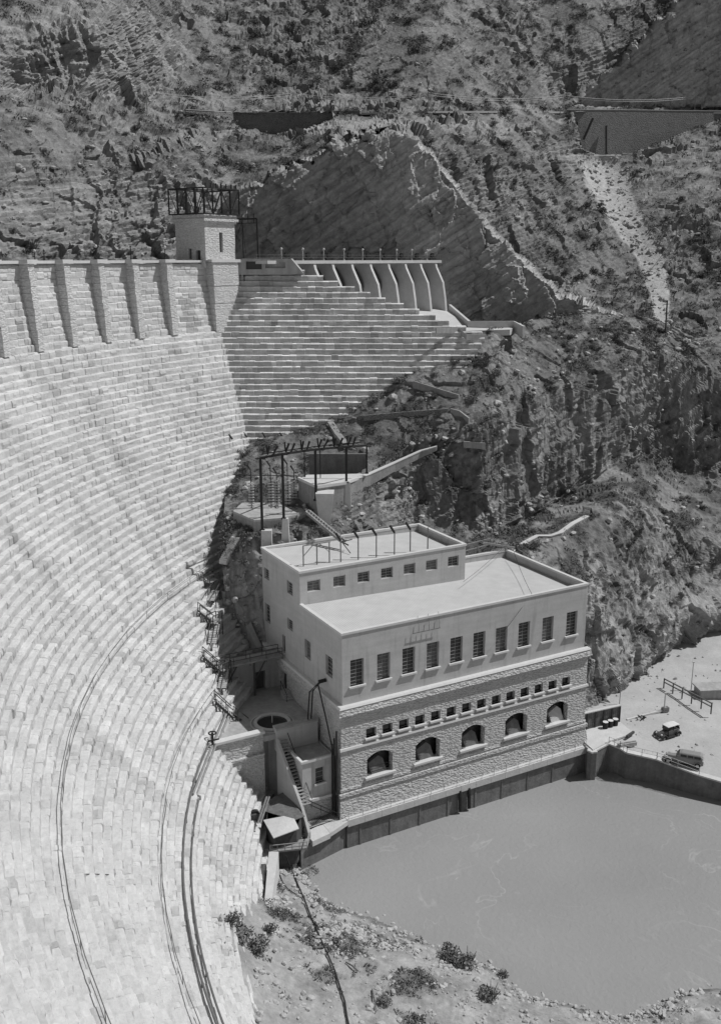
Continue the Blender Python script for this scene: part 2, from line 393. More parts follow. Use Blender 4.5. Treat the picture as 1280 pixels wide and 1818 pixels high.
# ================================================================== CREST THINGS
tw_th = R(143.3); rd = np.array([math.cos(tw_th), math.sin(tw_th), 0]); tn = np.array([-rd[1], rd[0], 0])  # rd outward(upstream); tn toward left
cz = np.array([DC[0], DC[1], 0.])
def facade(mb, O, ax, W_, z0, z1, holes, nrm, depth=.3, sub=None):
    """wall sheet on plane through O along ax, holes=(a0,a1,h0,h1); nrm outward; adds reveals"""
    ax = np.array(ax, float); nrm = np.array(nrm, float)
    xs = sorted(set([0, W_]+[h[0] for h in holes]+[h[1] for h in holes])); zs = sorted(set([z0, z1]+[h[2] for h in holes]+[h[3] for h in holes]))
    P = lambda a, z, d=0.: np.array([O[0], O[1], 0])+ax*a+UP*z-nrm*d
    for i in range(len(xs)-1):
        for j in range(len(zs)-1):
            xm, zm = (xs[i]+xs[i+1])/2, (zs[j]+zs[j+1])/2
            if any(h[0] < xm < h[1] and h[2] < zm < h[3] for h in holes): continue
            mb.quad(P(xs[i], zs[j]), P(xs[i+1], zs[j]), P(xs[i+1], zs[j+1]), P(xs[i], zs[j+1]))
    for (a0, a1, h0, h1) in [h[:4] for h in holes]:
        mb.quad(P(a0, h0), P(a0, h0, depth), P(a0, h1, depth), P(a0, h1)); mb.quad(P(a1, h0), P(a1, h0, depth), P(a1, h1, depth), P(a1, h1))
        mb.quad(P(a0, h1), P(a1, h1), P(a1, h1, depth), P(a0, h1, depth)); mb.quad(P(a0, h0), P(a1, h0), P(a1, h0, depth), P(a0, h0, depth))
tower = thing('gate_tower', 'square stone tower with a shaded door side standing on the dam crest', 'tower', cz+rd*123.4+UP*69)
B0 = cz+rd*119.9-tn*3.5       # right/front corner
mb = MB()
facade(mb, B0, tn, 7, 69.7, 75.6, [(2.9, 3.7, 71.0, 74.2)], -rd, .5)
BL = B0+tn*7
facade(mb, BL, rd, 7, 68.5, 75.6, [(1.2, 2.3, 68.6, 71.3), (3.3, 4.0, 69.9, 71.6)], tn, .5)
facade(mb, B0, rd, 7, 68.5, 75.6, [], -tn); facade(mb, B0+rd*7, tn, 7, 68.5, 75.6, [], rd)
mb.build('wall', 'tower_masonry', tower)
MB().box(B0+tn*2.9+UP*71.0+rd*.5, tn*.8, rd*.1, UP*3.2).build('window', 'glass', tower)
MB().box(BL+rd*1.2+UP*68.6-tn*.6, rd*1.1, tn*.1, UP*2.7).build('door', 'dark_timber', tower)
MB().box(BL+rd*3.3+UP*69.9-tn*.6, rd*.7, tn*.1, UP*1.7).build('window', 'glass', tower)
mb = MB(); mb.box(B0-rd*.25-tn*.25+UP*75.6, rd*7.5, tn*7.5, UP*.35); mb.box(B0-rd*.5-tn*.5+UP*75.95, rd*8, tn*8, UP*.4); mb.box(B0-rd*.3-tn*.3+UP*76.35, rd*7.6, tn*7.6, UP*.6)
mb.build('cornice', 'tower_masonry', tower)
fr = thing('lattice_tower', 'open dark steel lattice frame with insulators on top of the stone tower', 'lattice', cz+rd*123.4+UP*76.95)
mb = MB(); F0 = B0-rd*.6-tn*.6+UP*76.98
K = [F0, F0+rd*8.2, F0+rd*8.2+tn*8.2, F0+tn*8.2]
for i in range(4):
    a, b_ = K[i], K[(i+1) % 4]
    for k in range(4):
        p = a+(b_-a)*k/4
        mb.beam(p, p+UP*4.1, .22)
        q = a+(b_-a)*(k+1)/4
        if k % 2: mb.beam(p+UP*.2, q+UP*4, .10)
        else: mb.beam(p+UP*4, q+UP*.2, .10)
    for h in (.1, 4.1): mb.beam(a+UP*h, b_+UP*h, .26, .2)
mb.beam(K[0]+UP*4.1, K[2]+UP*4.1, .16)
mb.build('lattice', 'dark_steel', fr)
for i in range(7): p = K[3]+(K[0]-K[3])*(i+.5)/7+UP*4.2; MB().tube([p, p+UP*.7], .12, 6).build('insulator', 'dark_steel', fr)
fr2 = thing('wire_gantry', 'tall thin steel wire gantry beside the right face of the stone tower', 'gantry', aty(430, 470, 170))
mb = MB(); Y2 = 171.
top = [aty(405, 390, Y2), aty(430, 388, Y2), aty(456, 388, Y2)]
for p, yb in zip(top, (462, 515, 486)): mb.beam(p, aty(PCX+(p[0]/Y2)*FPX*1.03, yb, Y2) if False else (p[0]+.1, p[1], 70-(yb-458)*.1), .24 if yb == 486 else .14)
mb.beam(top[0], top[2], .28); mb.beam(top[0]-UP*.7, top[2]-UP*.7, .1)
for i in range(5): a = top[0]+(top[2]-top[0])*(i+.5)/5; mb.beam(a, a+UP*.8, .12); mb.beam(a-UP*.7, a, .1)
mb.beam(top[1]-UP*.5, aty(410, 450, Y2), .1); mb.beam(top[1]-UP*.5, aty(437, 450, Y2), .08)
mb.build('gantry_bars', 'dark_steel', fr2)
def lamp_post(loc, label, ball=True, h=2.0, white=False, group='lamps along the dam crest'):
    t_ = thing('lamp_post', label, 'lamp post', loc, 0, group); loc = np.array(loc, float)
    MB().tube([loc, loc+UP*.25, loc+UP*.3, loc+UP*(h-.35)], [.16, .13, .08, .07], 8).build('pole', 'dark_steel' if not white else 'porcelain', t_)
    MB().ball(loc+UP*(h-.15), .24 if ball else .15, 8).build('globe', 'porcelain' if ball else 'dark_steel', t_)
    return t_
words = ['leftmost', 'second from the left', 'third from the left', 'nearest the stone tower']
for k, (th, ball) in enumerate(zip([BTH[3], BTH[2], BTH[1], BTH[0]], [False, True, False, True])):
    lamp_post(cz+np.array([math.cos(th), math.sin(th), 0])*120.4+UP*69.86, ('white globe' if ball else 'dark') + ' lamp post on a dam buttress cap, ' + words[k] + ' of the four', ball)
for k, (px, bl, w) in enumerate(((99, True, 'far left'), (145, True, 'middle'), (159, False, 'right of the middle one'))):
    # on the upstream parapet
    th = [R(162.2), R(158.9), R(158.0)][k]
    lamp_post(cz+np.array([math.cos(th), math.sin(th), 0])*127.35+UP*69.6, 'small lamp post on the far parapet behind the dam crest, '+w, bl, 1.6)

# low concrete gatehouse on the wing crest
gh = thing('valve_house', 'low concrete hut with a dark opening on the crest right of the gantry', 'hut', (-17, 172, 67.5))
mb = MB(); y0 = 170.3
facade(mb, (-20.9, y0, 0), (1, 0, 0), 8.3, 67.3, 69.7, [(.6, 3.3, 68.2, 69.5), (3.9, 7.3, 68.4, 69.4)], (0, -1, 0), .5)
mb.box((-20.9, y0, 69.7), (8.3, 0, 0), (0, 4, 0), (0, 0, .28)); mb.box((-20.9, y0+3.8, 67), (8.3, 0, 0), (0, .2, 0), (0, 0, 2.7)); mb.box((-21.1, y0, 67), (.2, 0, 0), (0, 4, 0), (0, 0, 2.7))
mb.prism([(-12.6, y0, 69.98), (-10.6, y0, 67.6), (-12.6, y0, 67.3)], (0, 4, 0)); mb.prism([(-20.9, y0-.02, 69.9), (-22.2, y0-.02, 69), (-22.2, y0-.02, 67.3), (-20.9, y0-.02, 67.3)], (0, 4, 0))
mb.build('wall', 'concrete', gh)
MB().box((-20.3, y0+.5, 68.2), (2.7, 0, 0), (0, .1, 0), (0, 0, 1.3)).build('opening', 'glass', gh)
MB().box((-17.0, y0+.5, 68.4), (3.4, 0, 0), (0, .1, 0), (0, 0, 1.0)).build('panel', 'concrete', gh)

# ================================================================== SPILLWAY
A_ = np.array([-14.6, 172., 0]); B_ = np.array([12.4, 205., 0]); bd = (B_-A_); bl_ = np.linalg.norm(bd[:2]); bd = bd/bl_; bn = np.array([bd[1], -bd[0], 0])
def bridge_at(px):
    k = (px-PCX)/FPX/1.034; s = (k*A_[1]-A_[0])/(bd[0]-k*bd[1]); return A_+bd*s
sp = thing('spillway_bridge', 'long pale spillway bridge carried on slanting concrete piers', 'bridge', A_)
mb = MB(); E0 = bridge_at(470); E1 = bridge_at(779)
mb.box(E0+UP*69.1-bn*2.2, E1-E0, bn*2.9, UP*.55); mb.build('deck', 'pale_concrete', sp)
mb = MB(); n = 60
for side in (-2.1, .6):
    for h in (.5, .95): mb.beam(E0+bn*side+UP*(69.65+h), E1+bn*side+UP*(69.65+h), .05)
    for i in range(n+1): p = E0+(E1-E0)*i/n+bn*side+UP*69.65; mb.beam(p, p+UP*.95, .05)
mb.build('railing', 'steel', sp)
PPX = [515, 554.5, 587, 621, 654, 686, 716, 743, 770]
for i, px in enumerate(PPX):
    p = bridge_at(px); w = .62
    prof = [(-4.5, 69.2), (.5, 69.2), (.8, 68.2), (2.5, 65.2), (3.1, 62), (3.9, 56), (-4.5, 56)]
    MB().prism([p-bd*w/2+bn*a+UP*z for a, z in prof], bd*w).build('pier', 'pale_concrete', sp)
for i in range(len(PPX)-1):
    a, b_ = bridge_at(PPX[i])+bd*.36, bridge_at(PPX[i+1])-bd*.36
    g = thing('spillway_gate', 'curved grey radial gate in spillway bay %s from the dam' % ['first', 'second', 'third', 'fourth', 'fifth', 'sixth', 'seventh', 'eighth'][i], 'gate', a-bn*1.5+UP*62, 0, 'radial gates between the spillway piers')
    mb = MB(); n = 10
    for k in range(n):
        t0, t1 = k/n, (k+1)/n; f = lambda t: (-4.2+3.2*math.sin(t*math.pi*.9), 60.2+8.2*t)
        (o0, z0), (o1, z1) = f(t0), f(t1); mb.quad(a+bn*o0+UP*z0, b_+bn*o0+UP*z0, b_+bn*o1+UP*z1, a+bn*o1+UP*z1)
        mb.quad(a+bn*(o0-.12)+UP*z0, b_+bn*(o0-.12)+UP*z0, b_+bn*(o1-.12)+UP*z1, a+bn*(o1-.12)+UP*z1)
    mb.build('gate_leaf', 'wet_shade_concrete', g)  # shade of the bays put into the dark gate colour
    mb = MB()
    for e in (a+bd*.3, b_-bd*.3):
        mb.tube([e+bn*(-4.1+3.4*math.sin(t*math.pi*.9))+UP*(60.2+8.2*t) for t in np.linspace(.05, 1, 9)], .12, 6)
    mb.build('gate_rib', 'steel', g)
LP = [497, 535, 572, 608, 641, 672, 701, 728, 755]
nth = ['first', 'second', 'third', 'fourth', 'fifth', 'sixth', 'seventh', 'eighth', 'ninth']
for i, px in enumerate(LP):
    lamp_post(bridge_at(px)+bn*.4+UP*69.65, 'white lamp standard on the spillway bridge, %s counting from the dam' % nth[i], True, 2.1, True, 'lamps on the spillway bridge')
    p = bridge_at(px+13)-bn*.2+UP*69.65
    h = thing('gate_hoist', 'dark gate hoist with a round gear on the spillway bridge, %s from the dam' % nth[i], 'hoist', p, 0, 'gate hoists on the spillway bridge')
    MB().box(p-bd*.9-bn*.3, bd*1.8, bn*.6, UP*.45).build('base', 'dark_steel', h)
    MB().tube([p-bn*.2+UP*.95, p+bn*.2+UP*.95], .5, 12).build('gear', 'dark_steel', h)
# apron and training wall
mb = MB(); q0, q1 = bridge_at(600), bridge_at(779)
P_ = [q0-bn*6+UP*60.3, q1-bn*6+bd*2+UP*60.3, q1+bn*2+bd*2+UP*59.3, atz(833, 571, 58.6), atz(925, 574, 58.3), atz(905, 585, 58.0), atz(815, 588, 57.8), q0+bn*7+UP*59]
mb.prism([tuple(p) for p in P_], (0, 0, -1.)); o = mb.build('spillway_apron', 'pale_concrete'); tag(o, 'bright sunlit concrete apron at the feet of the spillway piers', 'spillway apron')
def wall_run(name, pts, th, drop, material, label, cat, group=None, coping=None, ends=True):
    """free standing wall: pts top line (3-D), thickness, drop in metres (number or list)"""
    t_ = thing(name, label, cat, pts[0], 0, group); mb = MB(); cp = MB()
    drops = drop if isinstance(drop, (list, tuple)) else [drop]*len(pts)
    L_ = []
    for i, p in enumerate(pts):
        p = np.array(p, float); d = np.array(pts[min(i+1, len(pts)-1)], float)-np.array(pts[max(i-1, 0)], float); d[2] = 0; d /= np.linalg.norm(d); nn = np.array([-d[1], d[0], 0]); L_.append((p-nn*th/2, p+nn*th/2, p-nn*(th/2+.07), p+nn*(th/2+.07)))
    for i in range(len(pts)-1):
        a, b_ = L_[i], L_[i+1]
        mb.hexa([a[0]-UP*drops[i], b_[0]-UP*drops[i+1], b_[1]-UP*drops[i+1], a[1]-UP*drops[i], a[0], b_[0], b_[1], a[1]])
        if coping: cp.hexa([a[2], b_[2], b_[3], a[3], a[2]+UP*coping, b_[2]+UP*coping, b_[3]+UP*coping, a[3]+UP*coping])
    mb.build('wall_body', material, t_)
    if coping: cp.build('coping', 'trim', t_)
    return t_
wall_run('training_wall', [q1+bn*2+bd*1.5+UP*60.6, atz(833, 570, 59.2), atz(912, 570, 59.2), atz(930, 579, 58.6)], .5, 2, 'pale_concrete', 'low bright concrete wall leading right from the last spillway pier', 'low wall')
wall_run('crest_curb', [atz(774, 582, 58.8), atz(813, 582, 58.6), atz(828, 594, 57.6), atz(862, 593, 57.6)], .35, .9, 'concrete', 'stepped pale concrete curb at the right end of the wing wall', 'low wall')

# ================================================================== TERRAIN
def catmull(P, m_):
    """resample axis 0 of control array (k,...) to m_ points"""
    k = P.shape[0]; t_ = np.linspace(0, k-1, m_); i = np.clip(np.floor(t_).astype(int), 0, k-2); f = (t_-i).reshape((-1,)+(1,)*(P.ndim-1))
    p0 = P[np.clip(i-1, 0, k-1)]; p1 = P[i]; p2 = P[i+1]; p3 = P[np.clip(i+2, 0, k-1)]; tn_ = .38
    m1 = (p2-p0)*tn_; m2 = (p3-p1)*tn_
    return (2*f**3-3*f**2+1)*p1+(f**3-2*f**2+f)*m1+(-2*f**3+3*f**2)*p2+(f**3-f**2)*m2
def normals(P):
    du = np.gradient(P, axis=1); dv = np.gradient(P, axis=0); n_ = np.cross(du, dv); n_ /= np.linalg.norm(n_, axis=2)[..., None]+1e-9
    s_ = np.sign(np.sum(n_*(np.array([0, 0, H])-P), axis=2))[..., None]; return n_*s_
NS = np.array([-.52, .22, .83]); NS /= np.linalg.norm(NS)
def strata(X, per, sharp=.75):
    s_ = X@NS/per+.35*fbm(X, 9, 2); f = s_-np.floor(s_); return np.where(f < sharp, f/sharp, (1-f)/(1-sharp))-.5
def columns(X): return fbm(X*np.array([1, 1, .13])+np.array([0, 0, 3]), 6.5, 4, .6, True)
def facet(X, sc, seed=1):
    """angular broken-rock relief: each jittered cell is a tilted plane with its own height"""
    Y_ = X/sc+seed*7.3; c0 = np.floor(Y_).astype(int); best = np.full(len(X), 9e9); out = np.zeros(len(X))
    for dx in (-1, 0, 1):
        for dy in (-1, 0, 1):
            for dz in (-1, 0, 1):
                c = c0+np.array([dx, dy, dz]); k = c & 255; h = _p[_p[_p[k[:, 0]]+k[:, 1]]+k[:, 2]]; h2 = _p[h+37]; h3 = _p[h2+91]; h4 = _p[h3+13]
                pt = c+np.stack([h, h2, h3], 1)/255.; d = Y_-pt; r2 = (d*d).sum(1); t_ = _g[h4]; val = (d*t_).sum(1)*1.5+(h2/255.-.5)
                m_ = r2 < best; best = np.where(m_, r2, best); out = np.where(m_, val, out)
    return out
def rocky(P, amp, cut=None, seed=0., strat=1.):
    """displace a control surface into broken, bedded rock; cut = 0..1 mask of smooth quarried faces"""
    sh = P.shape; X = P.reshape(-1, 3)+seed; Nn = normals(P).reshape(-1, 3)
    big = fbm(X, 26, 3); crag = fbm(X*np.array([1, 1, .75]), 7, 5, .55, True); fine = fbm(X, 2.2, 4, .6, True)
    w_ = X+1.2*np.stack([fbm(X, 5, 2), fbm(X+11, 5, 2), fbm(X+23, 5, 2)], 1); f1 = facet(w_*np.array([1, 1, .6]), 5.2); f2 = facet(w_*np.array([1, 1, .75]), 2.0, 3)
    st = strata(X, 3.1)*(.5+.9*np.clip(fbm(X, 15, 2)+.5, 0, 1))+.5*strata(X+4.4, 1.15)
    a = (1.6*big+.5*(crag-.35)+.22*fine+1.5*f1+.55*f2+1.2*st*strat)*amp
    if cut is not None:
        c_ = cut.reshape(-1); a2 = .7*big+.25*(crag-.4)+.28*st+.30*strata(X+7, 1.3)*(fbm(X, 12, 2)+.4)+.5*crag*smooth(.1, .5, fbm(X+60, 9, 2))+.16*fine+.75*f1+.25*f2; a = a*(1-c_)+a2*c_
    Pn = X-seed+Nn*a[:, None]
    return Pn.reshape(sh), crag.reshape(sh[:2]), st.reshape(sh[:2])
def tone_of(P, crag, rockc, vegc, lo=.05, vegbias=0., cut=None, cutc=.17):
    X = P.reshape(-1, 3); n_ = normals(P).reshape(-1, 3); sl_ = n_[:, 2]
    v = fbm(X, 6, 4, .6)+.25*fbm(X, 1.4, 3, .6)
    veg = smooth(.05, .35, v+(sl_-.6)*.5+vegbias)
    light = 1+.75*fbm(X+50, 11, 3)+.55*fbm(X+9, 1.0, 3, .7)
    t_ = rockc*light*(1-veg)+vegc*veg
    if cut is not None:
        c_ = cut.reshape(-1); t2 = cutc*(1+.25*fbm(X*np.array([1, 1, .2]), 6, 4)+.28*strata(X, 2.2)+.16*strata(X+3, 6.5)+.15*strata(X+5, .9)+.35*fbm(X+90, 16, 3)+.12*fbm(X, 1.2, 3)); t_ = t_*(1-c_)+t2*c_
    return np.clip(t_, lo, .6), veg.reshape(P.shape[:2])

# ---- far canyon side (one continuous surface) from scattered depth soundings
FD = [  # px, py, Y
 (-120,640,150),(-120,450,172),(-120,300,180),(-120,190,192),(-120,60,205),(-120,-80,230),
 (60,640,175),(60,460,188),(60,330,198),(60,195,214),(60,180,224),(60,60,232),(60,-60,262),
 (180,460,200),(180,330,212),(180,215,228),(180,185,238),(170,60,244),(180,-60,280),
 (300,640,195),(300,460,212),(300,330,222),(300,250,236),(300,195,262),(300,100,285),(300,-40,320),
 (410,470,216),(410,350,224),(410,300,242),(410,240,256),(410,205,272),(430,120,298),(430,0,330),
 (540,640,200),(540,470,211),(540,320,222),(545,290,236),(540,235,256),(540,205,272),(560,110,300),(560,0,330),
 (640,500,209),(640,260,228),(640,235,246),(650,205,268),(650,190,275),(680,90,296),(680,0,325),
 (740,640,196),(740,540,207),(740,400,217),(735,250,230),(740,225,246),(750,200,268),(770,110,292),(770,0,318),
 (830,640,196),(830,570,206),(830,450,216),(808,330,226),(830,320,240),(840,210,274),(840,100,305),(850,0,335),
 (900,570,208),(900,500,216),(890,425,226),(912,415,238),(960,300,272),(960,210,292),(930,110,322),(930,0,350),
 (1000,640,204),(1000,565,212),(990,515,222),(1010,505,234),(1060,400,268),(1010,300,288),(1020,210,300),(1000,190,322),(1010,130,330),(1010,0,350),
 (1090,640,206),(1090,552,218),(1105,530,232),(1120,450,262),(1090,340,292),(1060,285,306),(1080,205,316),(1080,190,330),(1080,90,340),(1090,0,352),
 (1160,640,212),(1150,560,228),(1170,500,246),(1180,450,258),(1150,350,282),(1140,290,302),(1150,205,322),(1150,190,332),(1160,90,344),(1160,0,356),
 (1240,640,212),(1240,590,222),(1240,520,238),(1240,430,256),(1240,340,276),(1240,280,300),(1240,235,318),(1240,205,328),(1240,190,336),(1240,90,346),(1240,-20,358),
 (1400,640,218),(1400,500,240),(1400,350,270),(1400,200,320),(1400,60,345),(1400,-80,365),(930,-90,375),(600,-90,355),(1200,-90,360)]
FD = [p for p in FD if not (p[0] in (410, 540, 640, 740, 830, 900, 1000) and p[2] < 231 and p[1] < 600) or p[:2] in ((410, 470),)]
FD = [p for p in FD if p[:2] not in ((1090,552),(1105,530),(990,515),(1010,505),(545,290),(545,320),(540,320),(808,330),(890,425),(912,415),(735,250),(1000,565),(900,500),(830,320))]
FD += [(410,340,233),(470,312,236),(545,280,239),(600,243,241),(725,232,241),(812,318,244),(893,415,246),(945,460,248),(1003,512,242),(1060,552,236),(1110,566,228)]
FD += [(640,400,238),(740,400,240),(830,450,244),(740,560,236),(900,560,240)]
FD = np.array(FD, float)
def tps(C, val, Qp, lam=2e-3):
    s_ = 400.; A = C/s_; K_ = np.linalg.norm(A[:, None]-A[None], axis=2); U = lambda r: np.where(r > 1e-9, r*r*np.log(r+1e-12), 0)
    n = len(A); M_ = np.zeros((n+3, n+3)); M_[:n, :n] = U(K_)+lam*np.eye(n)*.05; Pm = np.c_[np.ones(n), A]; M_[:n, n:] = Pm; M_[n:, :n] = Pm.T
    w = np.linalg.solve(M_, np.r_[val, 0, 0, 0]); out = np.empty(len(Qp)); B = Qp/s_
    for i in range(0, len(B), 20000):
        b_ = B[i:i+20000]; out[i:i+20000] = U(np.linalg.norm(b_[:, None]-A[None], axis=2))@w[:n]+np.c_[np.ones(len(b_)), b_]@w[n:]
    return out
gx = np.linspace(-120, 1400, 620); gy = np.linspace(640, -90, 310); GX, GY = np.meshgrid(gx, gy)
Yd = tps(FD[:, :2], FD[:, 2], np.c_[GX.ravel(), GY.ravel()]).reshape(GX.shape)
xn = (GX-PCX)/FPX; yn = (PCY-GY)/FPX; ry = math.cos(PITCH)+math.sin(PITCH)*yn; rz_ = -math.sin(PITCH)+math.cos(PITCH)*yn
rim = np.array([(395,352),(410,345),(470,318),(545,285),(600,248),(660,236),(725,238),(770,275),(808,325),(850,378),(890,422),(940,470),(990,515),(1050,540),(1100,556)])
jag = fbm(np.stack([GX.ravel()/30, GY.ravel()/30, GX.ravel()*0], 1), 1, 4).reshape(GX.shape)
ry_ = np.interp(GX, rim[:, 0], rim[:, 1], left=9999, right=9999)+np.where(GX > 740, 13., 30.)*jag
cutF = smooth(-3, 5, GY-ry_)*smooth(392, 404, GX+30*jag)
Ac, Bc = xn/ry, rz_/ry                                             # plane Y = 212 - .12 X + .13 (Z-60)
Ycut = (212+.13*(H-60))/(1+.12*Ac-.13*Bc)
Ycut = Ycut+7*smooth(410, 400, GX)
Yd = Yd*(1-cutF)+np.minimum(Ycut, Yd+30)*cutF
iroad = int(np.argmin(np.abs(gy-199))); Yroad = Yd[iroad][None, :]
wb = np.interp(gx, [1018, 1030, 1060, 1120, 1180, 1240, 1290], [203, 262, 276, 273, 250, 224, 205], left=0, right=0)[None, :]
wb2 = np.interp(gx, [400, 430, 480, 540, 600], [206, 230, 240, 232, 206], left=0, right=0)[None, :]
Yn1, Yn2 = float(np.interp(1012, gx, Yroad[0])), float(np.interp(1290, gx, Yroad[0]))
yl = lambda px: float(np.interp(px, [1012, 1290], [Yn1, Yn2]))
Yroad = np.where(GX[:1] > 1012, np.interp(gx, [1012, 1290], [Yn1, Yn2])[None, :], Yroad)
Ysl = np.minimum((334+.12*85+.13*(H-116))/(1+.12*Ac-.13*Bc), Yd+40)
slabm = smooth(0, 10, GX-(1005+(193-GY)*1.0)+26*jag)*smooth(192, 188, GY)
Yd = Yd*(1-slabm)+Ysl*slabm
behind = (GY > 200) & ((GY < wb) | (GY < wb2))
Yd = np.where(behind, np.maximum(Yd, Yroad+3.5), Yd)
for _q in range(1):
    tgt = np.minimum(Yd, Yroad-3); kk = smooth(1000, 1060, GX)*smooth(420, 300, GY)*(GY > 200)*(~behind); Yd = Yd*(1-kk)+tgt*kk
PF = np.stack([xn/ry*Yd, Yd, H+rz_/ry*Yd], 2)
slab = slabm
blob = lambda x, y, rx, ry2: smooth(1.25, .75, np.hypot((GX-x)/rx, (GY-y)/ry2)+.5*jag)
bare = np.maximum.reduce([blob(150, 95, 185, 85), blob(200, 385, 260, 75)*.85, blob(1200, 330, 70, 90)*.5, blob(560, 180, 130, 22)*.4, blob(680, 225, 240, 16), blob(860, 350, 18, 120)*.5])
def stretch(P): g = np.linalg.norm(np.gradient(P, axis=0), axis=2); md = np.median(g); return smooth(5.5*md, 1.6*md, g)
calmF = stretch(PF)
TL = blob(175, 95, 150, 80)
PFn, cragF, stF = rocky(PF, ((.40+.36*bare)*(.25+.75*calmF)*(.35+1.0*smooth(-.35, .35, fbm(PF.reshape(-1, 3), 34, 2)).reshape(GX.shape))).reshape(-1), np.maximum(cutF, slab))
barebias = -.9*np.maximum(0, smooth(0, 1, 1-np.hypot((GX-150)/170, (GY-110)/90)))-.30*smooth(0, 1, 1-np.hypot((GX-200)/260, (GY-380)/110))
col_ = columns(PFn.reshape(-1, 3)+np.outer(PFn.reshape(-1, 3)[:, 2], [.35, 0, 0])).reshape(GX.shape)
PFn = PFn+normals(PF)*((col_-.3)*3.2*TL)[..., None]
# scree chute on the right
sc_ln = np.interp(GY, [280, 340, 400, 450, 500, 560], [1060, 1085, 1115, 1150, 1165, 1175]); sc_w = np.interp(GY, [270, 290, 340, 450, 560], [70, 45, 38, 26, 14])
scree = smooth(1.15, .8, np.abs(GX-sc_ln)/sc_w+.25*fbm(PFn.reshape(-1, 3), 5, 3).reshape(GX.shape))*((GY > 276) & (GY < 575))
PFn = PFn*(1-scree[..., None]*.93)+(PF)*(scree[..., None]*.93)
tF, vegF = tone_of(PFn, cragF, .205, .075, .04, 0.05, np.maximum(cutF, slab), .38)
tF = tF.reshape(GX.shape); vegF = vegF*(1-scree)*(1-cutF)*(1-.9*slab)*(1-.92*bare)
tF = tF*(1-.8*bare)+.8*bare*np.clip(.30*(1+.5*fbm(PFn.reshape(-1, 3), 8, 4)+.35*stF.ravel()), .08, .5).reshape(GX.shape); tF = tF*(1-scree)+.40*scree*(1+.25*fbm(PFn.reshape(-1, 3), 1.2, 3)).reshape(GX.shape)
o = grid_mesh('canyon_side', PFn, 'rock', tF.ravel(), None, False); tag(o, kind='structure')

# ---- middle hill between wing wall and power house
MC = [  # columns left to right; rows top -> bottom (px,py,Y)
 [(405,800,158),(400,830,152),(400,870,146),(398,912,138),(398,950,132.5),(400,1015,128.6),(405,1090,127),(410,1150,125),(415,1200,123.5),(420,1262,122)],
 [(470,775,158),(470,812,152),(470,855,147),(470,908,137.5),(468,940,130.6),(465,990,128.3),(462,1060,127),(460,1120,126),(470,1170,125),(475,1230,124)],
 [(590,742,160),(596,790,154),(608,838,148),(612,886,138),(622,920,136),(640,975,134),(640,1050,132),(640,1120,130),(640,1200,127),(640,1300,122)],
 [(735,658,164),(738,715,158),(733,780,152.5),(730,815,151),(735,890,150.3),(740,945,147),(740,1030,136),(740,1110,133),(740,1200,130),(740,1300,126)],
 [(860,591,171),(860,645,164),(862,715,157),(862,768,153.5),(860,860,153.2),(860,942,152),(855,1010,139),(850,1090,136),(850,1190,133),(850,1300,129)],
 [(925,577,184),(928,620,174),(932,680,166),(936,728,161.5),(936,830,161.2),(930,922,160),(935,975,145),(940,1060,139),(940,1180,135),(940,1300,131)],
 [(1000,562,194),(1000,600,184),(1006,645,177),(1012,690,171.5),(1012,800,171.3),(1000,885,170),(1010,945,151),(1040,1040,142),(1048,1150,138.5),(1048,1262,134)],
 [(1090,560,202),(1100,580,194),(1112,605,188),(1120,640,184),(1122,740,183.8),(1110,822,182.5),(1115,900,163),(1105,1040,151),(1095,1195,139),(1108,1250,145)],
 [(1170,572,208),(1175,590,202),(1180,615,196),(1185,640,192),(1185,745,191.8),(1180,835,190.5),(1175,920,168),(1170,1030,158),(1160,1140,149),(1172,1200,156)],
 [(1240,596,212),(1240,606,206),(1240,625,200),(1240,660,195),(1240,765,194.7),(1240,850,193),(1240,930,171),(1240,1020,164),(1240,1100,157),(1240,1150,165)],
 [(1420,600,222),(1420,620,216),(1420,650,208),(1420,690,200),(1420,790,199.5),(1420,870,198),(1420,940,178),(1420,1010,172),(1420,1070,168),(1420,1110,170)],
]
MC = np.array([[aty(*p) for p in col] for col in MC])          # cols, rows, 3
back = MC[:, :1]+np.array([0, 14, -3.]); back[-5:, :, 2] += 2.; low = MC[:, -1:]+np.array([0, 2.5, -5.])
MC = np.concatenate([back, MC, low], 1)
PM = catmull(np.swapaxes(catmull(MC, 430), 0, 1), 330)          # rows, cols
pxs = PCX+FPX*PM[..., 0]/(PM[..., 1]*math.cos(PITCH)-(PM[..., 2]-H)*math.sin(PITCH)); pys = PCY-FPX*(PM[..., 1]*math.sin(PITCH)+(PM[..., 2]-H)*math.cos(PITCH))/(PM[..., 1]*math.cos(PITCH)-(PM[..., 2]-H)*math.sin(PITCH))
nM = normals(PM); steep = smooth(.80, .45, np.abs(nM[..., 2]))
calm = smooth(640, 560, pxs)                                     # keep the ground by the switchyard quiet
amp = (.20+.26*steep)*(1-.5*calm)*(.35+.65*smooth(6.*np.median(np.linalg.norm(np.gradient(PM, axis=0), axis=2)), 1.8*np.median(np.linalg.norm(np.gradient(PM, axis=0), axis=2)), np.linalg.norm(np.gradient(PM, axis=0), axis=2)))
PMn, cragM, stM = rocky(PM, amp.reshape(-1), None, 31., .7)
PMn = PMn+nM*((columns(PMn.reshape(-1, 3)).reshape(steep.shape)-.3)*1.5*steep)[..., None]
tM, vegM = tone_of(PMn, cragM, .195, .075, .04, .06)
tM = tM.reshape(steep.shape)
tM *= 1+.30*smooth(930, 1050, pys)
o = grid_mesh('hillside', PMn, 'rock', tM.ravel(), None, False); tag(o, kind='structure')
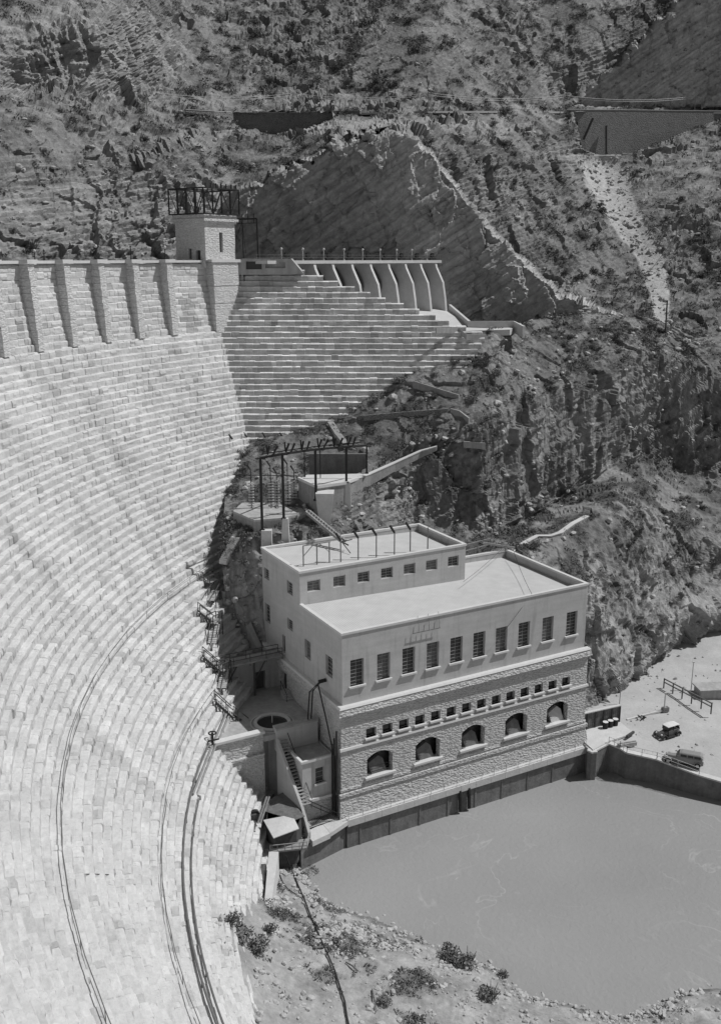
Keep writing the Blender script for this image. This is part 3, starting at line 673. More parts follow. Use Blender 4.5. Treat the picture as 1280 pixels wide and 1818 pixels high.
# ---- gravel bank in the foreground
BC = [
 [(495,1500,0),(490,1512,1.),(485,1525,1.6),(478,1540,2.),(450,1550,3)],
 [(528,1535,-.4),(515,1552,1.2),(502,1580,2.),(480,1600,3.),(430,1590,5.5)],
 [(560,1578,-.4),(540,1600,1.6),(500,1640,3.2),(440,1655,6.5),(375,1640,11)],
 [(605,1605,-.4),(575,1645,2.3),(515,1695,3.8),(445,1715,7),(365,1705,11.5)],
 [(672,1630,-.4),(640,1680,2.4),(575,1740,3.8),(490,1785,5.8),(385,1800,11)],
 [(742,1658,-.4),(715,1720,2.4),(650,1800,3.8),(560,1880,5.5),(430,1930,10)],
 [(800,1682,-.4),(775,1745,2.2),(720,1830,3.5),(620,1950,5),(480,2050,7)],
 [(852,1704,-.4),(835,1760,2.0),(790,1860,3.3),(700,2000,5),(600,2160,7)],
 [(902,1736,-.4),(890,1785,1.8),(860,1880,3),(800,2040,5),(700,2260,7)],
 [(955,1766,-.4),(945,1805,1.5),(930,1890,2.8),(900,2060,5),(850,2300,7)],
 [(1060,1789,-.4),(1055,1825,1.2),(1050,1900,2.5),(1040,2080,5),(1020,2340,7)],
 [(1130,1792,-.4),(1130,1825,1.2),(1140,1900,2.5),(1150,2080,5),(1160,2340,7)],
 [(1185,1772,-.4),(1195,1815,1.4),(1210,1890,2.7),(1240,2060,5),(1300,2300,7)],
 [(1250,1752,-.4),(1265,1800,1.6),(1290,1880,2.8),(1330,2050,5),(1400,2300,7)],
 [(1500,1710,-.4),(1530,1765,1.6),(1570,1850,3),(1650,2000,5),(1750,2250,7)]]
BCn = np.array([[atz(*p) for p in col] for col in BC]); dirs = BCn[:, :1]-BCn[:, 1:2]; dirs[..., 2] = 0; dirs /= np.linalg.norm(dirs, axis=2)[..., None]
BCn = np.concatenate([BCn[:, :1]+dirs*4+np.array([0, 0, -2.2]), BCn], 1)
PB = catmull(np.swapaxes(catmull(BCn, 380), 0, 1), 230)
XB = PB.reshape(-1, 3); dB = .5*fbm(XB, 7, 4)+.20*fbm(XB, 1.3, 4, .7)+.05*np.round(fbm(XB, .8, 2)*4)/4
PBn = PB.copy(); PBn[..., 2] += dB.reshape(PB.shape[:2])
hol = np.array([atz(618, 1640, 1.6), atz(580, 1655, 2), atz(640, 1650, 1.6), atz(690, 1672, 1.6)])   # dark wet hollow with stones
dh = np.min(np.linalg.norm((PBn[..., None, :2]-hol[:, :2])/np.array([2.6, 1.6]), axis=3), axis=2)
hole = smooth(1.1, .5, dh+.35*fbm(XB, 1.6, 3).reshape(dh.shape))
PBn[..., 2] -= .5*hole
tB = .31*(1+.55*fbm(XB+3, 4, 4)+.35*fbm(XB, .7, 3, .7)).reshape(dh.shape)
wet = smooth(.55, .0, PBn[..., 2]); tB = tB*(1-.45*wet)*(1-.62*hole)
vb = smooth(.12, .4, fbm(XB+80, 5, 4)).reshape(dh.shape); tB = tB*(1-.45*vb)
o = grid_mesh('river_bank', PBn, 'bank', np.clip(tB, .08, .62).ravel(), None, True); tag(o, kind='structure')
# ---- valley floor under everything, river
mb = MB(); mb.quad((-600, -300, -3.5), (900, -300, -3.5), (900, 900, -3.5), (-600, 900, -3.5)); o = mb.build('ground', 'bank'); tag(o, kind='structure')
a = o.data.attributes.new('tone', 'FLOAT', 'POINT'); a.data.foreach_set('value', [.3]*4)
mb = MB(); mb.quad((-40, -60, 0), (260, -60, 0), (260, 150, 0), (-40, 150, 0)); o = mb.build('water', 'river_water'); tag(o, kind='structure')

# ================================================================== POWER HOUSE
u = np.array([.8755, .4833, 0]); u /= np.linalg.norm(u); v = np.array([-u[1], u[0], 0]); C0 = np.array([-2.7, 105.5, 0])
def bp_(a, b_, z): return C0+u*a+v*b_+UP*z
L1, W1, W2, L2 = 37.4, 11.4, 23.5, 25.2
ph = thing('power_house', 'large flat roofed power station of rough stone and plaster beside the river', 'power station', bp_(0, 0, 3.9))
UW = [(1.1,2.93),(4.75,6.55),(8.3,10.1),(11.8,13.6),(15.3,17.15),(18.8,20.65),(22.3,24.15),(25.95,27.8),(29.9,31.75),(34.0,35.85)]
uh = [(a, b_, 20.65, 24.0) for a, b_ in UW]
mb = MB(); facade(mb, bp_(0, 0, 0), u, L1, 18.0, 27.4, uh, -v, .35)
SW = [(22.9,21.2,27.8,29.3),(15.3,13.6,28.0,29.7),(22.9,21.2,21.5,24.2),(15.5,13.8,23.0,24.5),(10.2,8.5,20.9,23.4),(4.3,2.5,20.9,23.5),(17.3,16.3,19.0,21.5)]
sh_ = [(b_, a, z0, z1) for a, b_, z0, z1 in SW]
facade(mb, bp_(0, 0, 0), v, W1, 18.0, 27.4, [h for h in sh_ if h[1] < W1], -u, .3)
facade(mb, bp_(0, W1, 0), v, W2-W1, 18.0, 31.7, [(h[0]-W1, h[1]-W1, h[2], h[3]) for h in sh_ if h[0] > W1], -u, .3)
facade(mb, bp_(L1, 0, 0), v, 18.1, 4, 27.4, [], u)
BW = [(1.05,2.88),(4.75,6.5),(8.3,10.05),(11.8,13.6),(15.3,17.1),(18.8,20.6),(22.35,24.1)]
facade(mb, bp_(0, W1, 0), u, L2, 26.5, 31.7, [(a, b_, 29.0, 30.5) for a, b_ in BW], -v, .3)
facade(mb, bp_(0, W2, 0), u, L2, 14, 31.7, [], v); facade(mb, bp_(L2, W1, 0), v, W2-W1, 18, 31.7, [], u); facade(mb, bp_(L2, 18.1, 0), u, L1-L2, 14, 27.4, [], v)
mb.build('plaster_wall', 'stucco', ph)
# roofs and parapets
MB().hexa([bp_(.25, .25, 26.0), bp_(L1-.25, .25, 26.0), bp_(L1-.25, 17.85, 26.0), bp_(.25, 17.85, 26.0), bp_(.25, .25, 27.4), bp_(L1-.25, .25, 26.5), bp_(L1-.25, 17.85, 26.5), bp_(.25, 17.85, 27.4)]).build('roof', 'roofing', ph)
MB().hexa([bp_(.25, W1+.25, 30.3), bp_(L2-.25, W1+.25, 30.3), bp_(L2-.25, W2-.25, 30.3), bp_(.25, W2-.25, 30.3), bp_(.25, W1+.25, 31.7), bp_(L2-.25, W1+.25, 30.9), bp_(L2-.25, W2-.25, 30.9), bp_(.25, W2-.25, 31.7)]).build('roof', 'roofing', ph)
mb = MB()
def parapet(mb, a0, a1, b0, b1, z0, z1, skip=()):
    t = .35; o_ = .12
    if 's' not in skip: mb.box(bp_(a0-o_, b0-o_, z0), u*(a1-a0+2*o_), v*(t+o_), UP*(z1-z0))
    if 'n' not in skip: mb.box(bp_(a0-o_, b1-t, z0), u*(a1-a0+2*o_), v*(t+o_), UP*(z1-z0))
    if 'w' not in skip: mb.box(bp_(a0-o_, b0+t, z0), u*(t+o_), v*(b1-b0-2*t), UP*(z1-z0))
    if 'e' not in skip: mb.box(bp_(a1-t, b0+t, z0), u*(t+o_), v*(b1-b0-2*t), UP*(z1-z0))
parapet(mb, 0, L1, 0, 18.1, 27.38, 27.66, ('n', 'w')); mb.box(bp_(-.12, .35, 27.38), u*.47, v*(W1-.35), UP*.28); mb.box(bp_(L2, 18.1-.35, 27.38), u*(L1-L2-.3), v*.47, UP*.28)
parapet(mb, 0, L2, W1, W2, 31.68, 31.98)
mb.build('parapet_coping', 'trim', ph)
mb = MB()   # inner faces of the parapets
mb.box(bp_(L1-.3, .3, 26.3), u*.25, v*17.5, UP*1.07); mb.box(bp_(L2+.1, 17.8, 26.3), u*(L1-L2-.5), v*.25, UP*1.07); mb.box(bp_(.05, .3, 26.3), u*(L1-.4), v*.2, UP*1.07)
mb.box(bp_(L2-.3, W1+.3, 30.7), u*.25, v*(W2-W1-.6), UP*.97); mb.box(bp_(.3, W2-.3, 30.7), u*(L2-.6), v*.25, UP*.97); mb.box(bp_(.3, W1+.05, 30.7), u*(L2-.6), v*.25, UP*.97)
mb.build('parapet', 'stucco', ph)
mat('glass_pale', .10, rough=.3, var=.5, scale=1.5, bump=0, spec=.5)
def window_unit(parent, O, ax, nrm, a0, a1, z0, z1, bars, depth=.35, sill=True, vb=2, slat=True):
    ax = np.array(ax); nrm = np.array(nrm); P = lambda a, z, d: np.array([O[0], O[1], 0])+ax*a+UP*z-nrm*d
    w = MB(); e = .09
    w.box(P(a0, z0, depth-.02), ax*e, -nrm*.08, UP*(z1-z0)); w.box(P(a1-e, z0, depth-.02), ax*e, -nrm*.08, UP*(z1-z0)); w.box(P(a0+e, z0, depth-.02), ax*(a1-a0-2*e), -nrm*.08, UP*e); w.box(P(a0+e, z1-e, depth-.02), ax*(a1-a0-2*e), -nrm*.08, UP*e)
    f = w.build('window', 'sash', parent)
    p_ = MB(); p_.box(P(a0+e, z0+e, depth+.03), ax*(a1-a0-2*e), -nrm*.04, UP*(z1-z0-2*e)); p_.build('pane', 'glass_pale' if random.random() < .3 else 'glass', f)
    g = MB()
    for i in range(1, bars): zz = z0+(z1-z0)*i/bars; g.box(P(a0+e, zz-.03, depth-.0), ax*(a1-a0-2*e), -nrm*.03+UP*0, UP*.06+nrm*.0)
    for i in range(1, vb): aa = a0+(a1-a0)*i/vb; g.box(P(aa-.025, z0+e, depth+.005), ax*.05, -nrm*.02, UP*(z1-z0-2*e))
    g.build('muntin', 'sash', f)
    if sill: MB().box(P(a0-.22, z0-.22, -.26), ax*(a1-a0+.44), -nrm*.58, UP*.22).build('sill', 'trim', f)
    return f
for a, b_ in UW: window_unit(ph, bp_(0, 0, 0), u, -v, a, b_, 20.65, 24.0, 7)
for a, b_ in BW: window_unit(ph, bp_(0, W1, 0), u, -v, a, b_, 29.0, 30.5, 4, .3, False)
for i, (b0, b1, z0, z1) in enumerate(sh_):
    if i == 6: MB().box(bp_(.3, b0, z0), u*.1, v*(b1-b0), UP*(z1-z0)).build('door', 'dark_timber', ph); continue
    window_unit(ph, bp_(0, 0, 0), v, -u, b0, b1, z0, z1, 5, .3, False)
# stone base: battered in bands
SM = [3.02, 5.31]+[7.65+2.345*i for i in range(12)]
AR = [3.1+6.98*i for i in range(5)]
mb = MB(); off = .42
base_h = [(a+off, a+1.4+off, 13.6, 14.8) for a in SM]
facade(mb, bp_(-off, -off, 0), u, L1+2*off, 13.0, 17.35, base_h, -v, .5)
AH = [(a+.48, a+3.65+.48, 8.3, 11.45) for a in AR]
facade(mb, bp_(-.48, -.48, 0), u, L1+.96, 7.6, 12.7, AH, -v, .9)
for a0, a1, z0, z1 in AH:       # segmental arch heads
    n = 10; pts = []
    for i in range(n+1):
        t_ = i/n; pts.append((a0+(a1-a0)*t_, z1-.75*(2*t_-1)**2))
    O = bp_(-.48, -.48, 0)
    for i in range(n):
        (x0, y0_), (x1, y1_) = pts[i], pts[i+1]
        mb.quad(O+u*x0+UP*y0_, O+u*x1+UP*y1_, O+u*x1+UP*z1, O+u*x0+UP*z1); mb.quad(O+u*x0+UP*y0_, O+u*x1+UP*y1_, O+u*x1+UP*y1_+v*.9, O+u*x0+UP*y0_+v*.9)
mb.hexa([bp_(-.9, -.95, 4.0), bp_(L1+.9, -.95, 4.0), bp_(L1+.9, 0, 4.0), bp_(-.9, 0, 4.0), bp_(-.62, -.6, 6.6), bp_(L1+.62, -.6, 6.6), bp_(L1+.62, 0, 6.6), bp_(-.62, 0, 6.6)])
facade(mb, bp_(-off, -off, 0), v, W2+off, 3, 17.35, [(15.6, 17.2, 13.9, 16.6)], -u, .4)
facade(mb, bp_(L1+off, -off, 0), v, 18.5, 3, 17.35, [], u)
mb.build('stone_wall', 'building_stone', ph)
mb = MB()
def course(mb, z0, z1, o0, o1, sides='fwe'):
    if 'f' in sides: mb.hexa([bp_(-o0, -o0, z0), bp_(L1+o0, -o0, z0), bp_(L1+o0, .0, z0), bp_(-o0, .0, z0), bp_(-o1, -o1, z1), bp_(L1+o1, -o1, z1), bp_(L1+o1, .0, z1), bp_(-o1, .0, z1)])
    if 'w' in sides: mb.hexa([bp_(-o0, .01, z0), bp_(.0, .01, z0), bp_(.0, W2, z0), bp_(-o0, W2, z0), bp_(-o1, .01, z1), bp_(.0, .01, z1), bp_(.0, W2, z1), bp_(-o1, W2, z1)])
course(mb, 17.35, 18.2, .85, .62); mb.build('cornice', 'building_stone', ph)
mb = MB(); course(mb, 18.2, 18.42, .72, .55); course(mb, 12.7, 13.0, .66, .60, 'f'); mb.build('string_course', 'trim', ph)
mb = MB(); course(mb, 6.6, 7.05, .80, .80, 'f'); course(mb, 7.3, 7.6, .62, .56, 'f'); mb.hexa([bp_(-.5, -.5, 7.05), bp_(L1+.5, -.5, 7.05), bp_(L1+.5, 0, 7.05), bp_(-.5, 0, 7.05), bp_(-.5, -.5, 7.3), bp_(L1+.5, -.5, 7.3), bp_(L1+.5, 0, 7.3), bp_(-.5, 0, 7.3)]); mb.build('ledge', 'building_stone', ph)
for a in SM:
    w = MB().box(bp_(a, .08, 13.6), u*1.4, v*.08, UP*1.2).build('window', 'glass', ph)
    MB().box(bp_(a-.2, -.72, 13.38), u*1.8, v*.7, UP*.22).build('sill', 'trim', w)
for k, a in enumerate(AR):
    w = MB().box(bp_(a-.3, .95, 7.6), u*4.2, v*.1, UP*4.2).build('arched_opening', 'glass', ph)
    MB().box(bp_(a-.3, -.8, 8.05), u*4.3, v*.75, UP*.26).build('sill', 'trim', w)
    s0 = a+.8+(.35 if k == 4 else 0)
    (MB().prism([bp_(s0+.1, -.1, 8.3), bp_(s0+2.2, -.1, 8.3), bp_(s0+1.8, .2, 9.9), bp_(s0+1.2, .3, 10.4), bp_(s0-.3, .2, 9.7)], v*.5)).build('flashboard', 'pale_concrete' if k == 4 else 'wet_shade_concrete', w)
    mb = MB()
    for i in range(7): mb.beam(bp_(a+.1+.11*i, -.25, 8.3), bp_(a+.1+.11*i, -.25, 9.4), .035)
    for z in (8.7, 9.05, 9.4): mb.beam(bp_(a+.05, -.25, z), bp_(a+1.0 if k else a+3.4, -.25, z), .04)
    mb.build('guard_bars', 'dark_steel', w)
MB().box(bp_(.0, 15.6-off, 13.9), u*.1, v*1.6, UP*2.7).build('door', 'dark_timber', ph)
# walkway on the river side
wk = thing('river_walkway', 'pale concrete ledge walk with thin railing along the foot of the power station', 'walkway', bp_(0, -1.5, 0))
mb = MB(); seg = 16
for i in range(seg): mb.box(bp_(-.2+i*2.36, -1.75, 3.1), u*2.33, v*1.7, UP*.9)
mb.hexa([bp_(-5.6, -3.0, 2.9), bp_(-3., -2.5, 2.9), bp_(-3, -.3, 2.9), bp_(-5.6, -.8, 2.9), bp_(-5.6, -3.0, 3.6), bp_(-3, -2.5, 3.6), bp_(-3, -.3, 3.6), bp_(-5.6, -.8, 3.6)])
mb.hexa([bp_(-2.98, -2.5, 3.1), bp_(-.22, -1.75, 3.4), bp_(-.22, 0, 3.4), bp_(-2.98, -.3, 3.1), bp_(-2.98, -2.5, 3.62), bp_(-.22, -1.75, 3.95), bp_(-.22, 0, 3.95), bp_(-2.98, -.3, 3.62)])
mb.build('slab', 'pale_concrete', wk)
mb = MB(); mb.box(bp_(-.2, -1.45, -3), u*38, v*1.3, UP*6.05); mb.hexa([bp_(-7, -2.7, -3), bp_(-.25, -1.2, -3), bp_(-.25, 0, -3), bp_(-7, 0, -3), bp_(-7, -2.7, 2.85), bp_(-.25, -1.2, 3.3), bp_(-.25, 0, 3.3), bp_(-7, 0, 2.85)])
for i in range(9): mb.box(bp_(1.5+i*4.3, -1.53, -1), u*.22, v*.2, UP*4.4)
mb.build('quay_wall', 'wet_shade_concrete', wk)
mb = MB()
for i in range(20): mb.tube([bp_(-.1+i*1.97, -1.66, 4.0), bp_(-.1+i*1.97, -1.66, 5.0)], .03, 6)
for z in (4.5, 5.0): mb.tube([bp_(-.1, -1.66, z), bp_(37.4, -1.66, z)], .025, 6)
mb.build('railing', 'sash', wk)
# outflow rubble at the quay foot
def stone_mesh(mb, c, r, flat=.7):
    n = len(mb.v); pts = []
    t_ = (1+5**.5)/2; ico = [(-1,t_,0),(1,t_,0),(-1,-t_,0),(1,-t_,0),(0,-1,t_),(0,1,t_),(0,-1,-t_),(0,1,-t_),(t_,0,-1),(t_,0,1),(-t_,0,-1),(-t_,0,1)]
    rx, ry2, rzz = (random.uniform(.6, 1.2) for _ in range(3)); an = random.uniform(0, 6.28); ca, sa = math.cos(an), math.sin(an)
    for p in ico:
        k = r/1.9*random.uniform(.75, 1.2); x, y, z = p[0]*rx*k, p[1]*ry2*k, p[2]*rzz*flat*k; mb.v.append((c[0]+x*ca-y*sa, c[1]+x*sa+y*ca, c[2]+z))
    for f in ((0,11,5),(0,5,1),(0,1,7),(0,7,10),(0,10,11),(1,5,9),(5,11,4),(11,10,2),(10,7,6),(7,1,8),(3,9,4),(3,4,2),(3,2,6),(3,6,8),(3,8,9),(4,9,5),(2,4,11),(6,2,10),(8,6,7),(9,8,1)): mb.f.append(tuple(n+i for i in f))
for (px0, nm) in ((800, 'heap of small rocks at the waterline midway along the quay wall'), (1012, 'heap of rocks at the waterline under the right end of the quay')):
    mb = MB(); r0 = atz(px0, 1437 if px0 == 800 else 1362, 0)
    for i in range(26 if px0 > 900 else 12): stone_mesh(mb, r0+u*random.uniform(-2.8, 2.8)+v*random.uniform(-.2, 1.1)+UP*random.uniform(-.1, .8 if px0 > 900 else .2), random.uniform(.25, .75))
    tag(mb.build('rock_heap', 'rubble'), nm, 'rocks')
for k, (a, w) in enumerate(((16.2, 'left'), (17.6, 'right'))):
    t_ = thing('drain_pipe', 'rusty dark outlet pipe on the quay wall, the %s one of the pair' % w, 'pipe', bp_(a, -1.6, 1.5), 0, 'outlet pipes on the quay wall')
    MB().tube([bp_(a, -1.62, 3.3), bp_(a, -1.75, 2.6), bp_(a+.1, -1.75, .4)], .22, 8).build('pipe_body', 'dark_steel', t_); MB().tube([bp_(a, -1.5, 3.3), bp_(a, -1.7, 3.3)], .34, 10).build('flange', 'steel', t_)
# roof posts
RP = [(539,1010,0),(563,1006,0),(585,1002,0),(605,1000,1),(636,995,1),(668,990,1),(700,985,1),(728,979,1),(759,975,0)]
rp0 = None; ordn = ['first','second','third','fourth','fifth','sixth','seventh','eighth','ninth']
for i, (px, py, tip) in enumerate(RP):
    p = atz(px, py, 31.3); hgt = 3.1
    t_ = thing('roof_post', '%s thin post %sfrom the left along the upper roof edge' % (ordn[i], 'with slanting dark insulator ' if tip else ''), 'post', p, 0, 'posts along the upper roof')
    MB().beam(p, p+UP*hgt, .16).build('upright', 'timber', t_)
    if tip: MB().tube([p+UP*hgt, p+UP*(hgt+1.0)-u*.55+v*.3], [.15, .17], 8).build('insulator', 'dark_steel', t_)
    if i == 0: MB().beam(p+UP*hgt, atz(587, 1002, 31.3)+UP*hgt, .12).build('top_rail', 'timber', t_)
    if i in (0, 2): MB().beam(p+UP*(hgt-1.4), p+UP*hgt+u*(1.5 if i == 0 else -1.5), .09).build('brace', 'timber', t_)
# facade brackets
t_ = thing('wall_rack', 'thin steel bracket rack hanging over the parapet of the long roof', 'rack', bp_(9.6, -.3, 26))
mb = MB()
for i in range(6): a = 9.6+i*.75; mb.beam(bp_(a, -.35, 25.9), bp_(a, -.35, 26.7), .05); mb.beam(bp_(a, -.35, 26.7), bp_(a+.1, .1, 27.9), .035) if i % 2 else None
mb.beam(bp_(9.5, -.35, 25.9), bp_(13.5, -.35, 25.9), .07); mb.build('rack_bars', 'steel', t_)
t_ = thing('drain_pipe', 'black downpipe bundle running down the left corner of the power station', 'pipe', bp_(-.7, -.5, 4)); mb = MB()
for d in (0, .35, .65): mb.tube([bp_(-1.0-d*.4, -.35+d, 3.9), bp_(-1.0-d*.4, -.35+d, 15.5-d*3)], .11, 8)
mb.build('pipe_body', 'dark_steel', t_)
t_ = thing('cable_riser', 'dark pair of bent cables leaning on the shaded side wall of the power station', 'cable', bp_(-.9, 3, 13)); mb = MB()
for d in (0, .5): mb.tube([bp_(-1.6-d, 5.6, 12.6), bp_(-1.5-d*.8, 5.0, 18.6), bp_(-.9, 4.1+d*.3, 20.0)], .10, 6)
mb.tube([bp_(-1.2, 4.1, 19.9), bp_(-1.0, 2.2, 15.6), bp_(-1.0, .4, 12)], .10, 6); mb.tube([bp_(-1., 4.3, 20), bp_(-.1, 4.2, 20.1)], .25, 8); mb.build('cable_body', 'dark_steel', t_)

# ================================================================== COURTYARD AND SHEDS BESIDE THE POWER HOUSE
mb = MB(); mb.box(bp_(-24, 5.4, 13.2), u*23.5, v*12.4, UP*.7); mb.build('courtyard_floor', 'concrete')
tag(bpy.data.objects['courtyard_floor'], kind='structure')
t_ = thing('round_basin', 'round sunken basin with a pale rim on the shaded courtyard floor', 'basin', bp_(-5.6, 8.2, 13.9))
cB = bp_(-5.6, 8.2, 13.9)
def ring(mb, c, r0, r1, z0, z1, n=28):
    for i in range(n):
        a, b_ = 2*math.pi*i/n, 2*math.pi*(i+1)/n; P = lambda r, t, z: (c[0]+r*math.cos(t), c[1]+r*math.sin(t), z)
        mb.hexa([P(r0, a, z0), P(r1, a, z0), P(r1, b_, z0), P(r0, b_, z0), P(r0, a, z1), P(r1, a, z1), P(r1, b_, z1), P(r0, b_, z1)])
    return mb
ring(ring(MB(), cB, 1.9, 2.3, 13.91, 14.15), cB, 2.6, 2.75, 13.91, 14.0).build('rim', 'pale_concrete', t_)
MB().prism([(cB[0]+1.9*math.cos(a), cB[1]+1.9*math.sin(a), 13.93) for a in np.linspace(0, 6.283, 25)[:-1]], UP*.02).build('water', 'glass', t_)
MB().tube([cB+UP*.0, cB+UP*1.3], .06, 6).build('spout', 'porcelain', t_)
t_ = thing('retaining_wall', 'shaded concrete wall with a doorway at the back of the courtyard', 'wall', bp_(-5, 17.8, 13.9))
mb = MB(); facade(mb, bp_(-16, 17.7, 0), u, 15.6, 13.9, 18.6, [(12.2, 13.6, 13.9, 16.6)], -v, .6); mb.box(bp_(-16, 17.7, 18.6), u*15.6, v*1.2, UP*.3); mb.build('wall_body', 'concrete', t_)
MB().box(bp_(-3.9, 18.3, 13.9), u*1.6, v*.1, UP*2.8).build('door', 'dark_timber', t_)
# gangway at ledge level
gp = thing('gangway', 'railed footbridge from the dam steps to the side door of the power station', 'footbridge', bp_(-5, 17, 18.7))
a0g = -16.5
MB().box(bp_(a0g, 16.2, 18.7), u*(-a0g-.5), v*1.5, UP*.25).build('deck', 'timber', gp)
mb = MB()
for bb in (16.25, 17.65):
    for h in (.55, 1.05): mb.beam(bp_(a0g, bb, 18.95+h), bp_(-.5, bb, 18.95+h), .07)
    for i in range(8): a = a0g+(-.5-a0g)*i/7; mb.beam(bp_(a, bb, 18.4), bp_(a, bb, 20.0), .08)
mb.build('railing', 'dark_timber', gp)
mb = MB()
for a in (-4.5, -8.5, -12): mb.beam(bp_(a, 16.4, 14), bp_(a, 16.4, 18.7), .25); mb.beam(bp_(a, 16.4, 16), bp_(a+1.6, 16.4, 18.6), .14)
mb.build('strut', 'dark_timber', gp)
# entrance steps on the side wall
t_ = thing('door_steps', 'small dark steps and handrail below the side doorway in the shaded courtyard', 'steps', bp_(-1, 15, 13.9)); mb = MB()
for i in range(5): mb.box(bp_(-1.6, 14.2-.32*i, 13.91), u*1.1, v*.3, UP*(1.0-.2*i))
mb.build('treads', 'concrete', t_); mb = MB(); mb.beam(bp_(-1.6, 14.5, 16.2), bp_(-1.6, 12.6, 15.0), .06); mb.beam(bp_(-1.6, 14.5, 14.9), bp_(-1.6, 14.5, 16.2), .06); mb.beam(bp_(-1.6, 12.6, 13.9), bp_(-1.6, 12.6, 15.), .06); mb.build('handrail', 'dark_steel', t_)
# stone front wall of courtyard
t_ = thing('retaining_wall', 'sunlit rough stone wall with pale coping between the dam steps and the courtyard', 'wall', bp_(-11, 5.1, 14.6))
MB().box(bp_(-22, 5.0, -1), u*13.9, v*.9, UP*12.9).build('wall_body', 'building_stone', t_)
MB().box(bp_(-22, 5.25, 11.9), u*13.9, v*.6, UP*2.6).build('upper_wall', 'building_stone', t_)
MB().box(bp_(-22, 4.95, 14.5), u*14.05, v*.95, UP*.3).build('coping', 'trim', t_)
MB().box(bp_(-22, 4.85, 11.7), u*13.9, v*.6, UP*.28).build('ledge', 'building_stone', t_)
t_ = thing('retaining_wall', 'smooth dark curved concrete wall below the courtyard in deep shade', 'wall', bp_(-7, 5.2, 8)); mb = MB()
pts = [(-8.1, 5.1), (-7.7, 6.2), (-6.8, 6.8), (-5.6, 6.4), (-5.3, 5.2)]
for i in range(4):
    (x0, y0_), (x1, y1_) = pts[i], pts[i+1]
    mb.hexa([bp_(x0, y0_, 0), bp_(x1, y1_, 0), bp_(x1, y1_+.5, 0), bp_(x0, y0_+.5, 0), bp_(x0, y0_, 13.2), bp_(x1, y1_, 13.2), bp_(x1, y1_+.5, 13.2), bp_(x0, y0_+.5, 13.2)])
mb.build('wall_body', 'concrete', t_)
t_ = thing('parapet_block', 'short thick rendered wall standing over the flat roof of the plaster shed', 'wall', bp_(-4, 5.2, 12))
MB().box(bp_(-6.4, 4.9, 11.6), u*5.5, v*1.0, UP*2.95).build('wall_body', 'stucco', t_); MB().box(bp_(-6.5, 4.8, 14.55), u*5.65, v*1.2, UP*.22).build('coping', 'concrete', t_)
# plaster shed
sd = thing('plaster_shed', 'small pale plaster annex with flat parapet roof at the left corner of the power station', 'shed', bp_(-3, 1, 6.8))
mb = MB(); facade(mb, bp_(-5.1, .65, 0), u, 4.3, 6.9, 11.8, [(1.75, 2.9, 8.7, 10.7)], -v, .25)
facade(mb, bp_(-5.1, .65, 0), v, 4.2, 6.9, 11.8, [(.5, 1.3, 7.0, 9.0)], -u, .25); facade(mb, bp_(-.8, .65, 0), v, 4.2, 6.9, 11.8, [], u)
mb.box(bp_(-3.75, .60, 6.9), u*.07, v*.05, UP*4.9)
mb.build('wall', 'stucco', sd)
MB().box(bp_(-5.0, .75, 11.45), u*4.1, v*4.1, UP*.15).build('roof', 'concrete', sd)
mb = MB(); mb.box(bp_(-5.3, .45, 11.8), u*4.7, v*.32, UP*.3); mb.box(bp_(-5.3, .77, 11.8), u*.32, v*4.0, UP*.3); mb.build('parapet_coping', 'trim', sd)
window_unit(sd, bp_(-5.1, .65, 0), u, -v, 1.75, 2.9, 8.7, 10.7, 3, .25, True, 1)
MB().box(bp_(-4.9, 1.15, 7.0), u*.08, v*.8, UP*2.0).build('door', 'dark_timber', sd)
MB().box(bp_(-5.4, .3, 6.55), u*5.0, v*4.5, UP*.35).build('floor_slab', 'pale_concrete', sd)
MB().box(bp_(-5.1, .9, 2.5), u*4.5, v*3.8, UP*4.05).build('base_wall', 'building_stone', sd)
# outside stair down the left of the shed
t_ = thing('outside_stair', 'dark narrow stair dropping between the plaster shed and the shaded wall', 'stair', bp_(-6, 2, 9)); mb = MB(); n = 20
s0, s1 = bp_(-6.3, 4.6, 13.2), bp_(-5.6, -.6, 6.7)
for i in range(n): p = s0+(s1-s0)*i/n; mb.box(p, u*1.05, -v*.3, UP*.08)
mb.build('treads', 'timber', t_)
MB().beam(s0+u*1.15+UP*.9, s1+u*1.15+UP*.9, .07).build('handrail', 'dark_steel', t_)
mb = MB(); mb.hexa([s0-u*.35-UP*9, s1-u*.35-UP*5, s1-UP*5, s0-UP*9, s0-u*.35+UP*.35, s1-u*.35+UP*.35, s1+UP*.35, s0+UP*.35]); mb.build('side_wall', 'stucco', t_)
p2 = bp_(-5.5, -2.3, 3.6); MB().hexa([s1-u*.35-UP*5, p2-u*.35-UP*3, p2-UP*3, s1-UP*5, s1-u*.35+UP*.35, p2-u*.35+UP*.8, p2+UP*.8, s1+UP*.35]).build('side_wall', 'stucco', t_)
t_ = thing('corner_landing', 'triangular landing with rail shadow modelled as dark bars and sloping handrail at the power station corner', 'landing', bp_(-3, 0, 3.6)); mb = MB()
MB().prism([bp_(-5.4, -.5, 3.66), bp_(-.75, -.5, 3.9), bp_(-1.0, .9, 3.9), bp_(-5.4, .9, 3.66)], UP*.06).build('floor', 'concrete', t_)
for i in range(22): a = -5.3+i*.2; mb.beam(bp_(a, -.4, 3.85), bp_(a, .75, 3.95), .06)
mb.build('rail_shadow_bars', 'dark_timber', t_)  # handrail shadow on the floor, modelled as dark bars
mb = MB(); A0, A1 = bp_(-5.3, .4, 7.5), bp_(-1.0, -.9, 4.7)
for d in (0, -.5): mb.beam(A0+UP*d, A1+UP*d, .08)
for i in range(5): q = A0+(A1-A0)*i/4; mb.beam(q-UP*.9, q, .07)
mb.build('handrail', 'dark_steel', t_)
